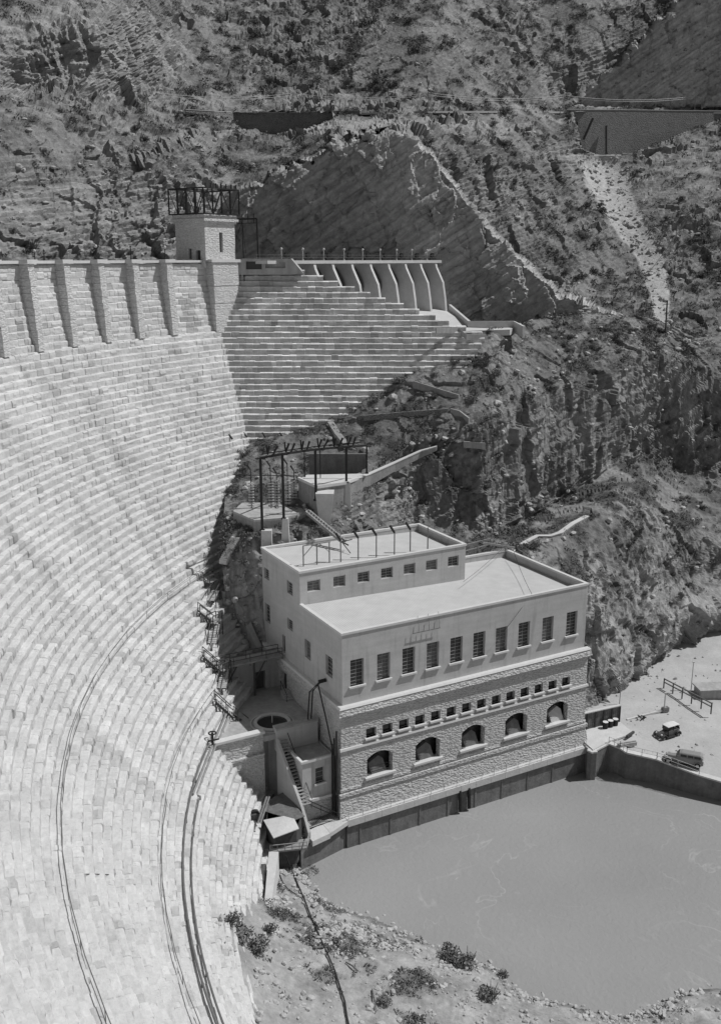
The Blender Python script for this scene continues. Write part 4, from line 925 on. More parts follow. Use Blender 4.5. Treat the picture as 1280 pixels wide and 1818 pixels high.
# lower gauge house with lean-to roof by the dam toe
hz_ = 6.2; hut = thing('gauge_house', 'small dark hut with tilted pale sheet roof below the stairs at the dam toe', 'hut', (-10, 99, 2))
RPt = [atz(468, 1457, 6.3), atz(486, 1489, 6.0), atz(531, 1472, 6.2), atz(541, 1448, 6.7), atz(505, 1405, 7.0), atz(474, 1425, 6.8)]
MB().prism([atz(468, 1457, 6.34), atz(486, 1489, 6.04), atz(531, 1472, 6.24), atz(523, 1455, 6.6), atz(504, 1450, 6.65)], UP*.1).build('roof_sheet', 'pale_concrete', hut)
mb = MB(); mb.prism([atz(470, 1441, 6.42), atz(523, 1457, 6.4), atz(541, 1450, 6.6), atz(505, 1406, 6.9), atz(474, 1423, 6.7)], UP*.08); mb.build('roof', 'weathered_shade_board', hut)  # shaded half of the same sheet roof, painted as a dark panel
cen = sum(RPt)/6
mb = MB(); ins = [cen+(p-cen)*.86 for p in RPt]
for i in range(6):
    a, b_ = ins[i], ins[(i+1) % 6]
    mb.quad((a[0], a[1], 1.5), (b_[0], b_[1], 1.5), (b_[0], b_[1], b_[2]-.02), (a[0], a[1], a[2]-.02))
mb.build('wall', 'dark_timber', hut)
t_ = thing('work_platform', 'light railed working deck beneath the tilted hut roof', 'deck', atz(510, 1500, 3.5)); mb = MB()
D0, D1, D2, D3 = atz(478, 1500, 4), atz(550, 1490, 4), atz(545, 1508, 4), atz(480, 1515, 4)
MB().prism([D0, D1, D2, D3], UP*.15).build('deck', 'timber', t_)
for i in range(6): q = D3+(D2-D3)*i/5; mb.beam(q, q+UP*1.0, .07)
mb.beam(D3+UP*1, D2+UP*1, .08); mb.beam(D3+UP*.5, D2+UP*.5, .06); mb.beam(D2+UP*1, D1+UP*1, .08); mb.build('railing', 'sash', t_)
t_ = thing('deck_stair', 'short pale flight of steps beside the dark hut by the water', 'stair', atz(535, 1480, 4)); mb = MB(); q0, q1 = atz(548, 1468, 4.2), atz(522, 1503, 3.4)
for i in range(9): q = q0+(q1-q0)*i/8; mb.box(q, u*.35-v*.12, v*.9, UP*.09)
mb.build('treads', 'sash', t_); mb = MB(); mb.beam(q0+UP*.8, q1+UP*.8, .07); mb.beam(q0+v*.9+UP*.8, q1+v*.9+UP*.8, .07); mb.build('handrail', 'dark_steel', t_)
t_ = thing('support_pier', 'pale concrete pier with bracket carrying the deck at the water edge', 'pier', atz(523, 1530, 0)); q = atz(523, 1530, 1)
MB().cbox(q+np.array([0, 0, -2]), .5, .6, 5.0).build('column', 'pale_concrete', t_); MB().prism([q+np.array([-.1, 0, 2.9]), q+np.array([-.1, 0, 1.3]), q+np.array([-1.9, -.3, 2.9])], (0, .5, 0)).build('bracket', 'pale_concrete', t_)
t_ = thing('wing_buttress', 'narrow pale concrete wall running down the bank from the hut toward the camera', 'wall', atz(485, 1540, 1)); a, b_ = atz(487, 1512, 5.2), atz(474, 1618, 3.2)
MB().hexa([a-UP*6+np.array([-.6, 0, 0]), a-UP*6+np.array([.5, 0, 0]), b_-UP*5+np.array([.35, 0, 0]), b_-UP*5-np.array([.35, 0, 0]), a-np.array([.6, 0, 0]), a+np.array([.5, 0, 0]), b_+np.array([.35, 0, 0]), b_-np.array([.35, 0, 0])]).build('wall_body', 'pale_concrete', t_)
t_ = thing('twin_flume', 'pair of slender pale pipes sloping beside the dark hut against the dam', 'pipe', atz(465, 1445, 6)); mb = MB()
for d in (0, .5): mb.tube([atz(458+d*9, 1462, 6.6), atz(474+d*9, 1414, 9.)], .12, 7)
mb.build('pipe_body', 'timber', t_)
t_ = thing('valve_box', 'black square opening box on the dam steps left of the hut', 'box', dam_hit(452, 1449, .4)[0]); q = dam_hit(452, 1449, .5)[0]
MB().cbox(q-UP*.6, 1.1, 1.1, 1.1, .4).build('casing', 'dark_timber', t_); MB().cbox(q+UP*.5, .5, .5, .25, .4).build('lid', 'dark_steel', t_)

# ================================================================== STAIRS, RAILS AND PIPES ON THE DAM FACE
def dh(px, py, out=.7):
    q = dam_hit(px, py, out)[0]; return q
def flight(px0, py0, px1, py1, label, kind, wid=1.1):
    a, b_ = dh(px0, py0), dh(px1, py1); d = b_-a; hl = np.hypot(d[0], d[1]); s_ = np.array([-d[1], d[0], 0])/max(hl, .01)
    rad_ = np.array([DC[0]-a[0], DC[1]-a[1], 0]); rad_ /= np.linalg.norm(rad_)
    if s_@rad_ < 0: s_ = -s_
    t_ = thing('wooden_stair' if kind == 'stair' else 'plank_walk', label, 'stair' if kind == 'stair' else 'walkway', a, 0, None)
    n = max(8, int(np.linalg.norm(d)/.36)); mb = MB(); dn = d/np.linalg.norm(d)
    for i in range(n):
        q = a+d*i/n; w = .26 if kind == 'stair' else .22; mb.hexa([q-UP*.07, q+dn*w-UP*.07, q+dn*w+s_*wid-UP*.07, q+s_*wid-UP*.07, q, q+dn*w, q+dn*w+s_*wid, q+s_*wid])
    mb.build('treads', 'pale_board', t_)
    mb = MB()
    for o_ in (0, wid): mb.beam(a+s_*o_-UP*.2, b_+s_*o_-UP*.2, .12, .28)
    mb.build('stringer', 'dark_timber', t_)
    mb = MB(); k = max(3, n//3)
    for o_ in (0, wid):
        for i in range(0, k+1, 2): q = a+d*i/k+s_*o_; mb.beam(q-UP*.2, q+UP*.95, .08)
        mb.beam(a+s_*o_+UP*.95, b_+s_*o_+UP*.95, .1)
    mb.build('handrail', 'dark_timber', t_)
    mb = MB()
    for i in range(0, k+1, 2): q = a+d*i/k; mb.beam(q+s_*wid-UP*.3, q+s_*wid-UP*1.6, .12); mb.beam(q-UP*.9, q+s_*wid-UP*.4, .09)
    mb.build('prop', 'dark_timber', t_)
FL = [(377,1047,366,1066,'uppermost short wooden stair hanging on the dam face','stair'),
      (352,1081,377,1100,'upper plank walk slanting down across the dam steps','walk'),
      (376,1108,369,1142,'second wooden stair below the upper plank walk on the dam','stair'),
      (360,1160,388,1184,'middle plank walk slanting across the dam steps by the footbridge','walk'),
      (393,1188,386,1222,'wooden stair just below the footbridge end on the dam','stair'),
      (381,1238,412,1266,'lower plank walk on the dam steps above the courtyard','walk'),
      (415,1266,449,1293,'bottom dark plank ramp dropping from the dam into the courtyard','walk')]
for a in FL: flight(*a)
def frame_box(px, py, w, h, label):
    q = dh(px, py, .9); t_ = thing('stair_landing', label, 'landing', q, 0, None); mb = MB(); a = np.array([.55, .83, 0]); b_ = np.array([.83, -.55, 0])
    MB().box(q-a*w/2, a*w, b_*1.1, UP*.12).build('deck', 'timber', t_)
    for i in (0, 1):
        for j in (0, 1): c_ = q-a*w/2+a*w*i+b_*1.1*j; mb.beam(c_-UP*h, c_+UP*1.1, .12)
    mb.beam(q-a*w/2+UP*1.1, q+a*w/2+UP*1.1, .1); mb.beam(q-a*w/2+b_*1.1+UP*1.1, q+a*w/2+b_*1.1+UP*1.1, .1); mb.beam(q-a*w/2-UP*h, q+a*w/2, .07); mb.build('frame', 'dark_timber', t_)
frame_box(371, 1030, 1.9, 2.2, 'topmost timber landing frame on the dam face'); frame_box(376, 1102, 1.8, 2., 'middle timber landing frame below the upper plank walk'); frame_box(392, 1186, 1.6, 2., 'lower timber landing frame beside the footbridge')
def face_rail(z, th0, th1, label, dz_=0., h=1.0):
    r = float(RAD(z))-.35; t_ = thing('face_railing', label, 'railing', (DC[0]+r*math.cos(th0), DC[1]+r*math.sin(th0), z), 0, None); n = 70; mb = MB()
    A = []
    for i, t in enumerate(np.linspace(th0, th1, n)): zz = z+dz_*i/n; r = float(RAD(zz))-.45; A.append(np.array([DC[0]+(r+.03*math.sin(i*1.7))*math.cos(t), DC[1]+r*math.sin(t), zz+.03*math.sin(i*.9)]))
    mb.tube([p+UP*h for p in A], .035, 5); mb.tube([p+UP*.06 for p in A], .03, 5); mb.build('rail', 'steel', t_); mb = MB()
    for i in range(0, n, 4): mb.tube([A[i], A[i]+UP*h], .03, 5)
    mb.build('upright', 'steel', t_)
zc = lambda z: math.floor((z+1.84)/HC)*HC-1.84+HC+.05
TE = R(226)
face_rail(27.1, dam_hit(375, 1012)[1] % (2*math.pi), TE, 'long thin handrail following one high step around the dam face')
face_rail(17.0, dam_hit(380, 1240)[1] % (2*math.pi), TE, 'lower thin handrail following a step just above the two dark pipes', 1.6)
def face_pipe(z, out, th0, r_, label, lead):
    r = float(RAD(z))-out; t_ = thing('face_pipe', label, 'pipe', (DC[0]+r*math.cos(th0), DC[1]+r*math.sin(th0), z), 0, None)
    A = []; th0 %= 2*math.pi
    for i, t in enumerate(np.linspace(th0, TE, 80)): zz = z+1.3*i/80; r = float(RAD(zz))-out; A.append(np.array([DC[0]+r*math.cos(t), DC[1]+r*math.sin(t), zz]))
    MB().tube(lead+A, r_, 8).build('pipe_body', 'steel', t_, True); mb = MB()
    for i in range(0, 80, 8): mb.beam(A[i]-UP*.4, A[i]+UP*.02, .2)
    mb.build('bracket', 'steel', t_)
pz1, pz2 = 15.3, 14.5
face_pipe(pz1, .8, dam_hit(362, 1325)[1], .10, 'upper dark pipe curving along a low step of the dam', [dh(379, 1316, .6), dh(368, 1315, .5)])
face_pipe(pz2, .8, dam_hit(342, 1415)[1], .09, 'lower dark pipe curving beside its twin along the dam foot', [dh(350, 1412, .5)])
t_ = thing('twin_trough', 'pale double trough sloping from the stone wall down to the lower pipe', 'trough', dh(380, 1320)); mb = MB()
for d in (-3, 3): mb.tube([dh(346+d, 1410, .5), dh(380+d, 1325, .6), dh(405+d, 1268, .8)], .13, 7)
mb.build('trough_body', 'timber', t_)
t_ = thing('valve_stand', 'dark valve stand with wheel where the pipes meet the stone wall', 'valve', dh(378, 1318)); q = dh(378, 1320, .8)
MB().tube([q-UP*.4, q+UP*1.4], .14, 8).build('stem', 'dark_steel', t_); ring(MB(), q+UP*0, .35, .5, q[2]+1.3, q[2]+1.4, 12).build('wheel', 'dark_steel', t_); MB().beam(q-u*1.1+UP*.4, q+u*.8+UP*.4, .14).build('crossbar', 'dark_steel', t_)
a, b_ = dam_hit(142, 1552, .35)[0], dam_hit(197, 1553, .35)[0]; o = MB().tube([a, (a+b_)/2+UP*.03, b_], .04, 6).build('iron_bar', 'dark_steel'); tag(o, 'thin straight dark bar lying across the dam steps low on the left', 'bar')
for i, px in enumerate((407, 433, 466, 497, 530, 565)):
    py = 771 if i == 0 else 768; q = dh(px, py, .5) if px < 440 else aty(px, py, wingY(41.5)-.7)
    t_ = thing('wire_bracket', 'short dark slanted insulator on the lowest wall steps, %s from the left' % ordn[i], 'insulator', q, 0, 'row of insulators along the lowest wall steps')
    MB().tube([q, q+np.array([.55, -.25, -.75])], [.13, .17], 7).build('insulator_body', 'dark_steel', t_)

# ================================================================== SURFACE LOOKUP
def project(Pw):
    X, Y, Z = Pw[..., 0], Pw[..., 1], Pw[..., 2]-H; d = Y*math.cos(PITCH)-Z*math.sin(PITCH)
    return PCX+FPX*X/d, PCY-FPX*(Y*math.sin(PITCH)+Z*math.cos(PITCH))/d, d
SURF = {}
for k_, Pw in (('M', PMn), ('F', PFn), ('B', PBn)):
    x_, y_, d_ = project(Pw.reshape(-1, 3)); SURF[k_] = (x_, y_, d_, Pw.reshape(-1, 3))
def on(px, py, keys='MFB'):
    best = None
    for k_ in keys:
        x_, y_, d_, P3 = SURF[k_]; r2 = (x_-px)**2+(y_-py)**2; c_ = np.where(r2 < 16)[0]
        if len(c_) == 0: c_ = np.array([np.argmin(r2)])
        if r2[c_].min() > 900 and len(keys) > 1: continue
        j = c_[np.argmin(d_[c_]+r2[c_]*.2)]
        if best is None or d_[j] < best[0]: best = (d_[j], P3[j])
    return best[1].copy() if best else on(px, py, 'B' if py > 1400 else 'M')

# ================================================================== SWITCHYARD
PLAT = thing('switchyard_platform', 'lower concrete platform of the switchyard with dark posts rising from its front', 'platform', aty(500, 940, 131))
z1 = 34.6; Pl = [atz(414, 908, z1), atz(452, 924, z1), atz(502, 920, z1), atz(543, 911, z1), atz(530, 893, z1), atz(430, 893, z1)]
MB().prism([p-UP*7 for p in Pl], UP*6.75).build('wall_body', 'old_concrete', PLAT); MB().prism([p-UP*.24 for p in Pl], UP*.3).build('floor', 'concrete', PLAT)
PLB = thing('switchyard_platform', 'upper concrete platform of the switchyard with bright sunlit floor', 'platform', aty(580, 870, 136)); z2 = 38.5
Pu = [atz(530, 848, z2), atz(563, 863, z2), atz(614, 856, z2), atz(652, 842, z2), atz(640, 838, z2), atz(545, 840, z2)]
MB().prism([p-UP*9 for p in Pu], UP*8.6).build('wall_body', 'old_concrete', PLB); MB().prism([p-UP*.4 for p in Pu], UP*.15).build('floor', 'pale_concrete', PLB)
mb = MB()
for i in range(3): mb.beam(Pu[i]-UP*.1, Pu[i+1]-UP*.1, .35, .4)
mb.build('parapet', 'trim', PLB)
MB().box(Pu[4]+np.array([-8, 3, -3]), (9, 0, 0), (0, .5, 0), UP*5.2).build('back_wall', 'wet_shade_concrete', PLB)
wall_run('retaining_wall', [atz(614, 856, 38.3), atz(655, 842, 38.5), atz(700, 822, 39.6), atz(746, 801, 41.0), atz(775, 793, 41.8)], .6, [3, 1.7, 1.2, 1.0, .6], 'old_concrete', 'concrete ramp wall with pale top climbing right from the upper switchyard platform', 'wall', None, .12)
def pylon(px, pt, pb, wtop, wbot, Y, label):
    a = aty(px, pt, Y); b_ = aty(px, pb, Y); w0, w1 = wtop, wbot
    mb = MB(); mb.hexa([b_+np.array([-w1/2, -w1/2, -2]), b_+np.array([w1/2, -w1/2, -2]), b_+np.array([w1/2, w1/2, -2]), b_+np.array([-w1/2, w1/2, -2]), a+np.array([-w0/2, -w0/2, 0]), a+np.array([w0/2, -w0/2, 0]), a+np.array([w0/2, w0/2, 0]), a+np.array([-w0/2, w0/2, 0])])
    tag(mb.build('concrete_pedestal', 'pale_concrete'), label, 'pedestal')
pylon(474, 940, 972, 1.4, 1.6, 128.6, 'broad pale concrete pedestal under the leftmost tall switchyard post')
pylon(507, 920, 960, .8, 1.3, 129.4, 'narrow tapering pale pedestal under the second tall switchyard post')
pylon(577, 873, 915, 2.6, 1.4, 134.2, 'wide pale pedestal under the post at the upper platform corner')
pylon(617, 855, 880, .8, 1.0, 137.5, 'small pale pedestal below the right end of the upper platform')
PO = [(463,813,466,941,128.5,.34),(502.5,806,504,921,129.4,.34),(560,798,561,888,134.,.34),(615,793,615,856,137.4,.34),(651,791,651,840,141,.26),(541,800,541,846,141,.14),(569,797,569,850,141,.14),(432,0,0,0,0,0)]
lab = ['leftmost and tallest dark steel switchyard post','second tall dark steel switchyard post from the left','dark steel post at the front corner of the upper platform','dark steel post on the right pedestal of the upper platform','rightmost dark steel post near the ramp wall','thin back post left of the upper platform','thin back post in the middle of the upper platform']
tops = []
for (a, b_, c_, d_, Y, w), l_ in zip(PO[:7], lab):
    p, q = aty(a, b_, Y), aty(c_, d_, Y); p[0] = q[0]; tops.append(p); t_ = thing('steel_post', l_, 'post', q, 0, None); MB().beam(q, p, w).build('shaft', 'dark_steel', t_); MB().cbox(q-UP*.05, w*2, w*2, .15).build('base_plate', 'dark_steel', t_); MB().beam(p-np.array([.7, 0, .1]), p+np.array([.7, 0, -.1]), .12).build('crossarm', 'dark_steel', t_)
bus = thing('overhead_beam', 'long dark overhead beam linking the tops of the switchyard posts', 'beam', tops[0]); mb = MB()
for i, j in ((0, 1), (1, 2), (2, 3), (3, 4), (0, 5), (5, 6), (6, 4)): mb.beam(tops[i], tops[j], .2, .28)
mb.build('beam', 'dark_steel', bus)
line = [tops[0]+UP*.1, tops[1], tops[2], tops[3], tops[4]]
for i, px in enumerate((480, 512, 540, 570, 597, 622)):
    f = (px-463)/(651-463); k_ = f*4; j = min(int(k_), 3); q = line[j]+(line[j+1]-line[j])*(np.clip((px-project(line[j])[0])/(project(line[j+1])[0]-project(line[j])[0]), 0, 1))+UP*.15
    t_ = thing('disconnect_switch', 'cluster of dark slanted insulator arms on the overhead beam, %s from the left' % ordn[i], 'switch', q, 0, 'insulator arm clusters on the overhead beam')
    for dx, sl_ in ((-.35, .25+.2*(i % 2)), (.35, .7-.15*(i % 3))):
        MB().tube([q+np.array([dx, 0, 0]), q+np.array([dx+sl_, -.1, 1.25])], [.1, .17], 7).build('insulator', 'dark_steel', t_)
    MB().beam(q+np.array([-1.1, 0, .1]), q+np.array([1.6, 0, .5]), .12).build('switch_bar', 'dark_steel', t_); MB().tube([q+np.array([-.4, 0, .1]), q+np.array([-.5, 0, 1.4])], [.08, .13], 7).build('horn', 'dark_steel', t_)
for i, (px, y0_, y1_, Y) in enumerate(((445,834,905,137),(480,828,905,137),(491,840,900,139),(510,824,900,138),(522,836,900,140))):
    q0, q1 = aty(px, y0_, Y), aty(px, y1_, Y); q1[0] = q0[0]
    t_ = thing('insulator_rack', 'slim rack post with stacked pale insulator rings, %s from the left' % ordn[i], 'insulator', q1, 0, 'racks of stacked insulators on the lower platform')
    MB().beam(q1, q0, .12).build('post', 'dark_steel', t_); mb = MB()
    for k_ in range(9): c_ = q1+UP*(.6+.42*k_); mb.tube([c_-np.array([.42, 0, 0]), c_+np.array([.42, 0, 0])], .11, 6)
    mb.build('insulator_string', 'porcelain', t_); MB().tube([q0, q0+np.array([-.5, 0, .8])], [.1, .15], 6).build('insulator', 'dark_steel', t_)
q = aty(421, 843, 141); t_ = thing('bus_rail', 'thin horizontal bar at mid height behind the insulator racks', 'rail', q); MB().beam(q, aty(528, 845, 139), .1).build('bar', 'dark_steel', t_)
t_ = thing('cable_trough', 'weathered timber trough sloping from the lower platform onto the power station roof', 'trough', aty(545, 912, 131)); a, b_ = aty(543, 909, 131.5), atz(607, 962, 32.6); s_ = np.array([.5, .4, 0]); mb = MB()
mb.beam(a, b_, .3, .35); mb.beam(a+s_, b_+s_, .3, .35); n = 14
for i in range(n): q = a+(b_-a)*i/n; mb.beam(q+UP*.2, q+s_+UP*.2, .12)
mb.build('trough_body', 'timber', t_); mb = MB(); mb.tube([b_, b_+np.array([.9, -.6, -.3])], .1, 6); mb.tube([b_, b_+np.array([1.2, -2.0, -1.0])], .07, 6); mb.tube([b_, b_+np.array([1.4, .2, .3])], .07, 6); mb.build('cable_tail', 'dark_timber', t_)

# ================================================================== WALLS AND TRACES ON THE SLOPES
def hillwall(pix, th, drop, label, material='old_concrete', lift=.15, name='low_wall', coping=None):
    pts = [on(*p, 'MF')+UP*lift for p in pix]; Ym = [p[1] for p in pts]
    pts = [aty(px, py, y) for (px, py), y in zip(pix, np.interp(np.linspace(0, 1, len(pix)), np.linspace(0, 1, len(pix)), Ym))]
    return wall_run(name, [p-np.array([0, .6, 0]) for p in pts], th, drop, material, label, 'wall', None, coping)
hillwall([(733, 675), (775, 688), (814, 700)], .45, 1.2, 'thin pale wall slanting right below the dark bush at the wing wall foot')
hillwall([(799, 724), (815, 728), (832, 741)], .45, 1.2, 'short pale wall bending down the slope in the middle of the hillside')
hillwall([(601, 741), (660, 735), (730, 729), (795, 724)], .4, .9, 'long faint stone edging of a path across the slope below the wing wall', 'fieldstone')
hillwall([(735, 658), (790, 628), (850, 596)], .5, 1.2, 'pale stone edging climbing along the foot of the wing wall', 'fieldstone')
hillwall([(822, 782), (860, 785)], .5, 1., 'tiny pale ledge wall on the slope above the shaded crag')
hillwall([(587, 747), (600, 768), (616, 787)], 1.1, .8, 'pale concrete chute running down from the lowest wing step')
hillwall([(898, 983), (930, 962), (952, 950), (975, 950), (993, 944), (1015, 928), (1040, 915)], .7, 4.5, 'curving concrete retaining wall with pale rim climbing behind the power station', 'concrete', .3, 'retaining_wall', .14)
t_ = thing('stair_wall', 'sloping concrete stringer wall dropping between the dam steps and rocks', 'wall', aty(410, 1055, 127)); a, b_, c_ = aty(395, 1050, 127.5), aty(411, 1052, 127.5), aty(457, 1152, 124.2)
MB().hexa([a-UP*5, b_-UP*5, b_-UP*5+v*.6, a-UP*5+v*.6, a, b_, b_+v*.6, a+v*.6]).build('head_block', 'concrete', t_)
MB().hexa([b_-UP*5, c_-UP*3, c_-UP*3+u*.8, b_-UP*5+u*.8, b_, c_, c_+u*.8, b_+u*.8]).build('stringer', 'concrete', t_)
t_ = thing('rock_steps', 'narrow pale masonry steps on the rocks left of the switchyard', 'steps', on(400, 980)); mb = MB(); a, b_ = on(418, 960)+UP*.4, on(394, 1004)+UP*.5
for i in range(14): q = a+(b_-a)*i/14; mb.cbox(q-UP*.5, 1.3, .5, .6, -.5)
mb.build('treads', 'pale_concrete', t_)
# road on the far side
rx = [(330,199),(380,202),(420,204),(520,204),(640,200),(760,197),(880,197),(1000,198),(1100,198),(1240,199),(1330,199)]
pts = [on(px, py, 'F') for px, py in rx]; pts = [aty(px, py, (yl(px) if px > 1010 else p[1])-1.5) for (px, py), p in zip(rx, pts)]
mb = MB()
for i in range(len(pts)-1): a, b_ = pts[i], pts[i+1]; mb.hexa([a-UP*.5, b_-UP*.5, b_-UP*.5+np.array([0, 6, 0]), a-UP*.5+np.array([0, 6, 0]), a, b_, b_+np.array([0, 6, 0]), a+np.array([0, 6, 0])])
o = mb.build('road', 'plaza_dirt'); tag(o, kind='structure')
wall_run('road_wall', [p+np.array([0, -.3, .5]) for p in pts[:5]], .5, [.5, 1.5, 7.5, 6.5, .8], 'fieldstone', 'dark stone wall holding up the far road left of centre', 'wall', None, .15)
wr = [aty(px, py, yl(px)-1.5)+np.array([0, -.3, .5]) for (px, py), p in zip([(1005,199),(1040,199),(1110,199),(1180,200),(1290,201)], [pts[-4], pts[-3], pts[-3], pts[-2], pts[-1]])]
wall_run('road_wall', wr, .6, [.8, 12, 16, 9, 3], 'fieldstone', 'tall rough stone wall under the far road at the right', 'wall', None, .18)
for i, (x0, y0_, x1, y1_, l_) in enumerate(((1025,258,1025,217,'leftmost upright dark timber against the tall road wall'),(1036,246,1052,210,'slanting dark timber leaning on the tall road wall'),(1076,272,1076,223,'broad dark stake farthest right against the tall road wall'))):
    Yw = float(np.interp((x0+x1)/2, [project(p)[0] for p in wr], [p[1] for p in wr]))-1.4
    t_ = thing('timber_prop', l_, 'timber', aty(x0, y0_, Yw)); MB().beam(aty(x0, y0_, Yw), aty(x1, y1_, Yw+.3), .55).build('shaft', 'dark_timber', t_); MB().beam(aty(x0-2, y0_, Yw), aty(x0+2, y0_, Yw), .5).build('foot', 'dark_timber', t_)
# pole line along the road
pol = []
for i, px in enumerate((262, 520, 760, 1000, 1232)):
    b_ = on(px, 196, 'F'); q = aty(px, 197, b_[1]-1.2); t_ = thing('utility_pole', 'thin utility pole beside the far road, %s from the left' % ordn[i], 'pole', q, 0, 'utility poles along the far road'); MB().tube([q, q+UP*4.6], .13, 6).build('shaft', 'timber', t_); MB().beam(q+UP*4.3-np.array([.9, 0, 0]), q+UP*4.3+np.array([.9, 0, 0]), .12).build('crossarm', 'timber', t_); pol.append(q+UP*4.4)
mb = MB()
def sag(mb, a, b_, s_, r_, n=14):
    mb.tube([a+(b_-a)*t-UP*s_*4*t*(1-t) for t in np.linspace(0, 1, n)], r_, 4, False)
for dz in (0, -.5):
    for i in range(4): sag(mb, pol[i]+UP*dz+np.array([.5*dz, 0, 0]), pol[i+1]+UP*dz, 1.2, .045)
tag(mb.build('power_line', 'porcelain'), 'faint pair of wires strung along the far road', 'wires')
q = on(1180, 592); t_ = thing('utility_pole', 'dark leaning pole standing in the gully at the right edge', 'pole', q); MB().tube([q-UP*.5, aty(1184, 533, q[1])], .16, 6).build('shaft', 'dark_timber', t_); MB().beam(aty(1182, 540, q[1])-np.array([.5, 0, 0]), aty(1182, 540, q[1])+np.array([.5, 0, 0]), .12).build('crossarm', 'dark_timber', t_)
mb = MB(); sag(mb, aty(1140, 497, 235), aty(1215, 395, 252), .5, .09); tag(mb.build('guy_cable', 'dark_timber'), 'dark cable slanting up across the scree chute at the right', 'cable')
mb = MB(); sag(mb, bp_(22.6, 8, 27.9), aty(905, 960, 140), .3, .03); sag(mb, bp_(28, .2, 27.7), bp_(37, 16, 28.2), .4, .03); sag(mb, bp_(28, .2, 27.7), bp_(22, -.5, 22.6), .2, .03); tag(mb.build('roof_wire', 'dark_steel'), 'hair thin wires stretched over the long pale roof', 'wires')
t_ = thing('rock_railing', 'timber rail and bracket behind the right end of the upper roof', 'railing', aty(850, 990, 136)); mb = MB(); a, b_ = bp_(25.5, 18.6, 27.9), bp_(35, 19.0, 28.4)
mb.beam(a+UP*1, b_+UP*1, .12); mb.beam(a, b_+UP*.1, .12)
for i in range(5): q = a+(b_-a)*i/4; mb.beam(q-UP*3, q+UP*1, .14)
mb.beam(bp_(33, 18.3, 29.2), bp_(38.5, 17.6, 27.8), .3); mb.build('bars', 'timber', t_)

# ================================================================== PLAZA AND VEHICLES
PZ = 4.1
edge = [(1036,1321),(1050,1338),(1080,1322),(1100,1330),(1112,1338),(1165,1350),(1240,1378),(1400,1425),(1560,1475)]
ep = [atz(px, py, z) for (px, py), z in zip(edge, [4.0, 4.1, 4.1, 4.0, 3.9, 3.5, 2.9, 2.1, 1.6])]
def zplaza(x, y): return min(4.3, 4.1-.088*(x*.77-y*.64+50.8))
def atp(px, py):
    z = 4.
    for _ in range(6): p = atz(px, py, z); z = zplaza(p[0], p[1])
    return atz(px, py, z)
GXp, GYp = np.meshgrid(np.linspace(26, 130, 260), np.linspace(84, 195, 260)); Zp = np.minimum(4.3, 4.1-.088*(GXp*.77-GYp*.64+50.8))
Xq = np.stack([GXp.ravel(), GYp.ravel(), Zp.ravel()*0], 1); Zp = Zp+(.10*fbm(Xq, 6, 4)+.05*fbm(Xq, 1.1, 3)).reshape(Zp.shape)-.05
ex = np.array([p[0] for p in ep]); ey = np.array([p[1] for p in ep]); o_ = np.argsort(ex); yb = np.interp(GXp, ex[o_], ey[o_]); Zp = np.where(GYp < yb+.4, -6., Zp)
Zp = np.maximum(Zp, np.where(GYp < yb+.4, -6, Zp+1.6*smooth(146, 165, GYp)*smooth(46, 60, GXp)))
grid_mesh('plaza', np.stack([GXp, GYp, Zp], 2), 'plaza_dirt', None, None, True)['kind'] = 'structure'
t_ = thing('river_wall', 'stained river wall with bright coping stepping out from the walkway to the car park', 'wall', ep[3]); mb = MB(); cp = MB()
for i in range(len(ep)-1):
    a, b_ = ep[i], ep[i+1]; d = b_-a; d[2] = 0; d /= np.linalg.norm(d); nn = np.array([-d[1], d[0], 0])
    mb.hexa([a-UP*8, b_-UP*8, b_+nn*.7-UP*8, a+nn*.7-UP*8, a-UP*.02, b_-UP*.02, b_+nn*.7-UP*.02, a+nn*.7-UP*.02])
    cp.hexa([a-nn*.1-UP*.0, b_-nn*.1, b_+nn*.85, a+nn*.85, a-nn*.1+UP*.22, b_-nn*.1+UP*.22, b_+nn*.85+UP*.22, a+nn*.85+UP*.22])
mb.build('wall_body', 'wet_shade_concrete', t_); cp.build('coping', 'pale_concrete', t_)
mb = MB()
for i in range(2, 6):
    a, b_ = ep[i]+UP*.2, ep[i+1]+UP*.2; n = max(2, int(np.linalg.norm(b_-a)/2))
    for k_ in range(n+1): q = a+(b_-a)*k_/n; mb.beam(q, q+UP*1, .06)
    for h in (.5, 1.): mb.beam(a+UP*h, b_+UP*h, .05)
mb.build('railing', 'porcelain', t_)
t_ = thing('concrete_apron', 'bright raised concrete apron in front of the board fence at the car park', 'slab', bp_(41, -1, 4.1)); sl = [atz(1037, 1320, 4.2), atz(1052, 1334, 4.2), atz(1082, 1318, 4.2), atz(1124, 1304, 4.2), atz(1099, 1283, 4.2), atz(1040, 1298, 4.2)]
MB().prism(sl, UP*.25).build('slab', 'pale_concrete', t_); q = atz(1112, 1312, 4.2); MB().beam(q+UP*.4, atz(1124, 1304, 4.2)+UP*.4, .3).build('kerb_log', 'dark_timber', t_)
a = atz(1128, 1320, 4.3); b_ = atz(1097, 1325, 4.3); t_ = thing('loading_ramp', 'low wedge of concrete at the front of the bright apron', 'ramp', a); MB().beam(b_+UP*.1, a+UP*.1, .6, .5).build('ramp_body', 'concrete', t_); MB().beam(b_+UP*.4, a+UP*.4, .15, .1).build('edge_board', 'timber', t_)
fa, fb = bp_(38.9, 1.9, 4.45), bp_(46.2, 1.3, 4.45)
t_ = thing('board_fence', 'weathered tall board fence with pale top rail right of the power station', 'fence', fa); mb = MB(); n = 20; d = (fb-fa)/n
for i in range(n): mb.box(fa+d*i+d*.06, d*.88, v*.08, UP*(2.5+random.uniform(-.03, .03)))
mb.build('boards', 'weathered_shade_board', t_); mb = MB()
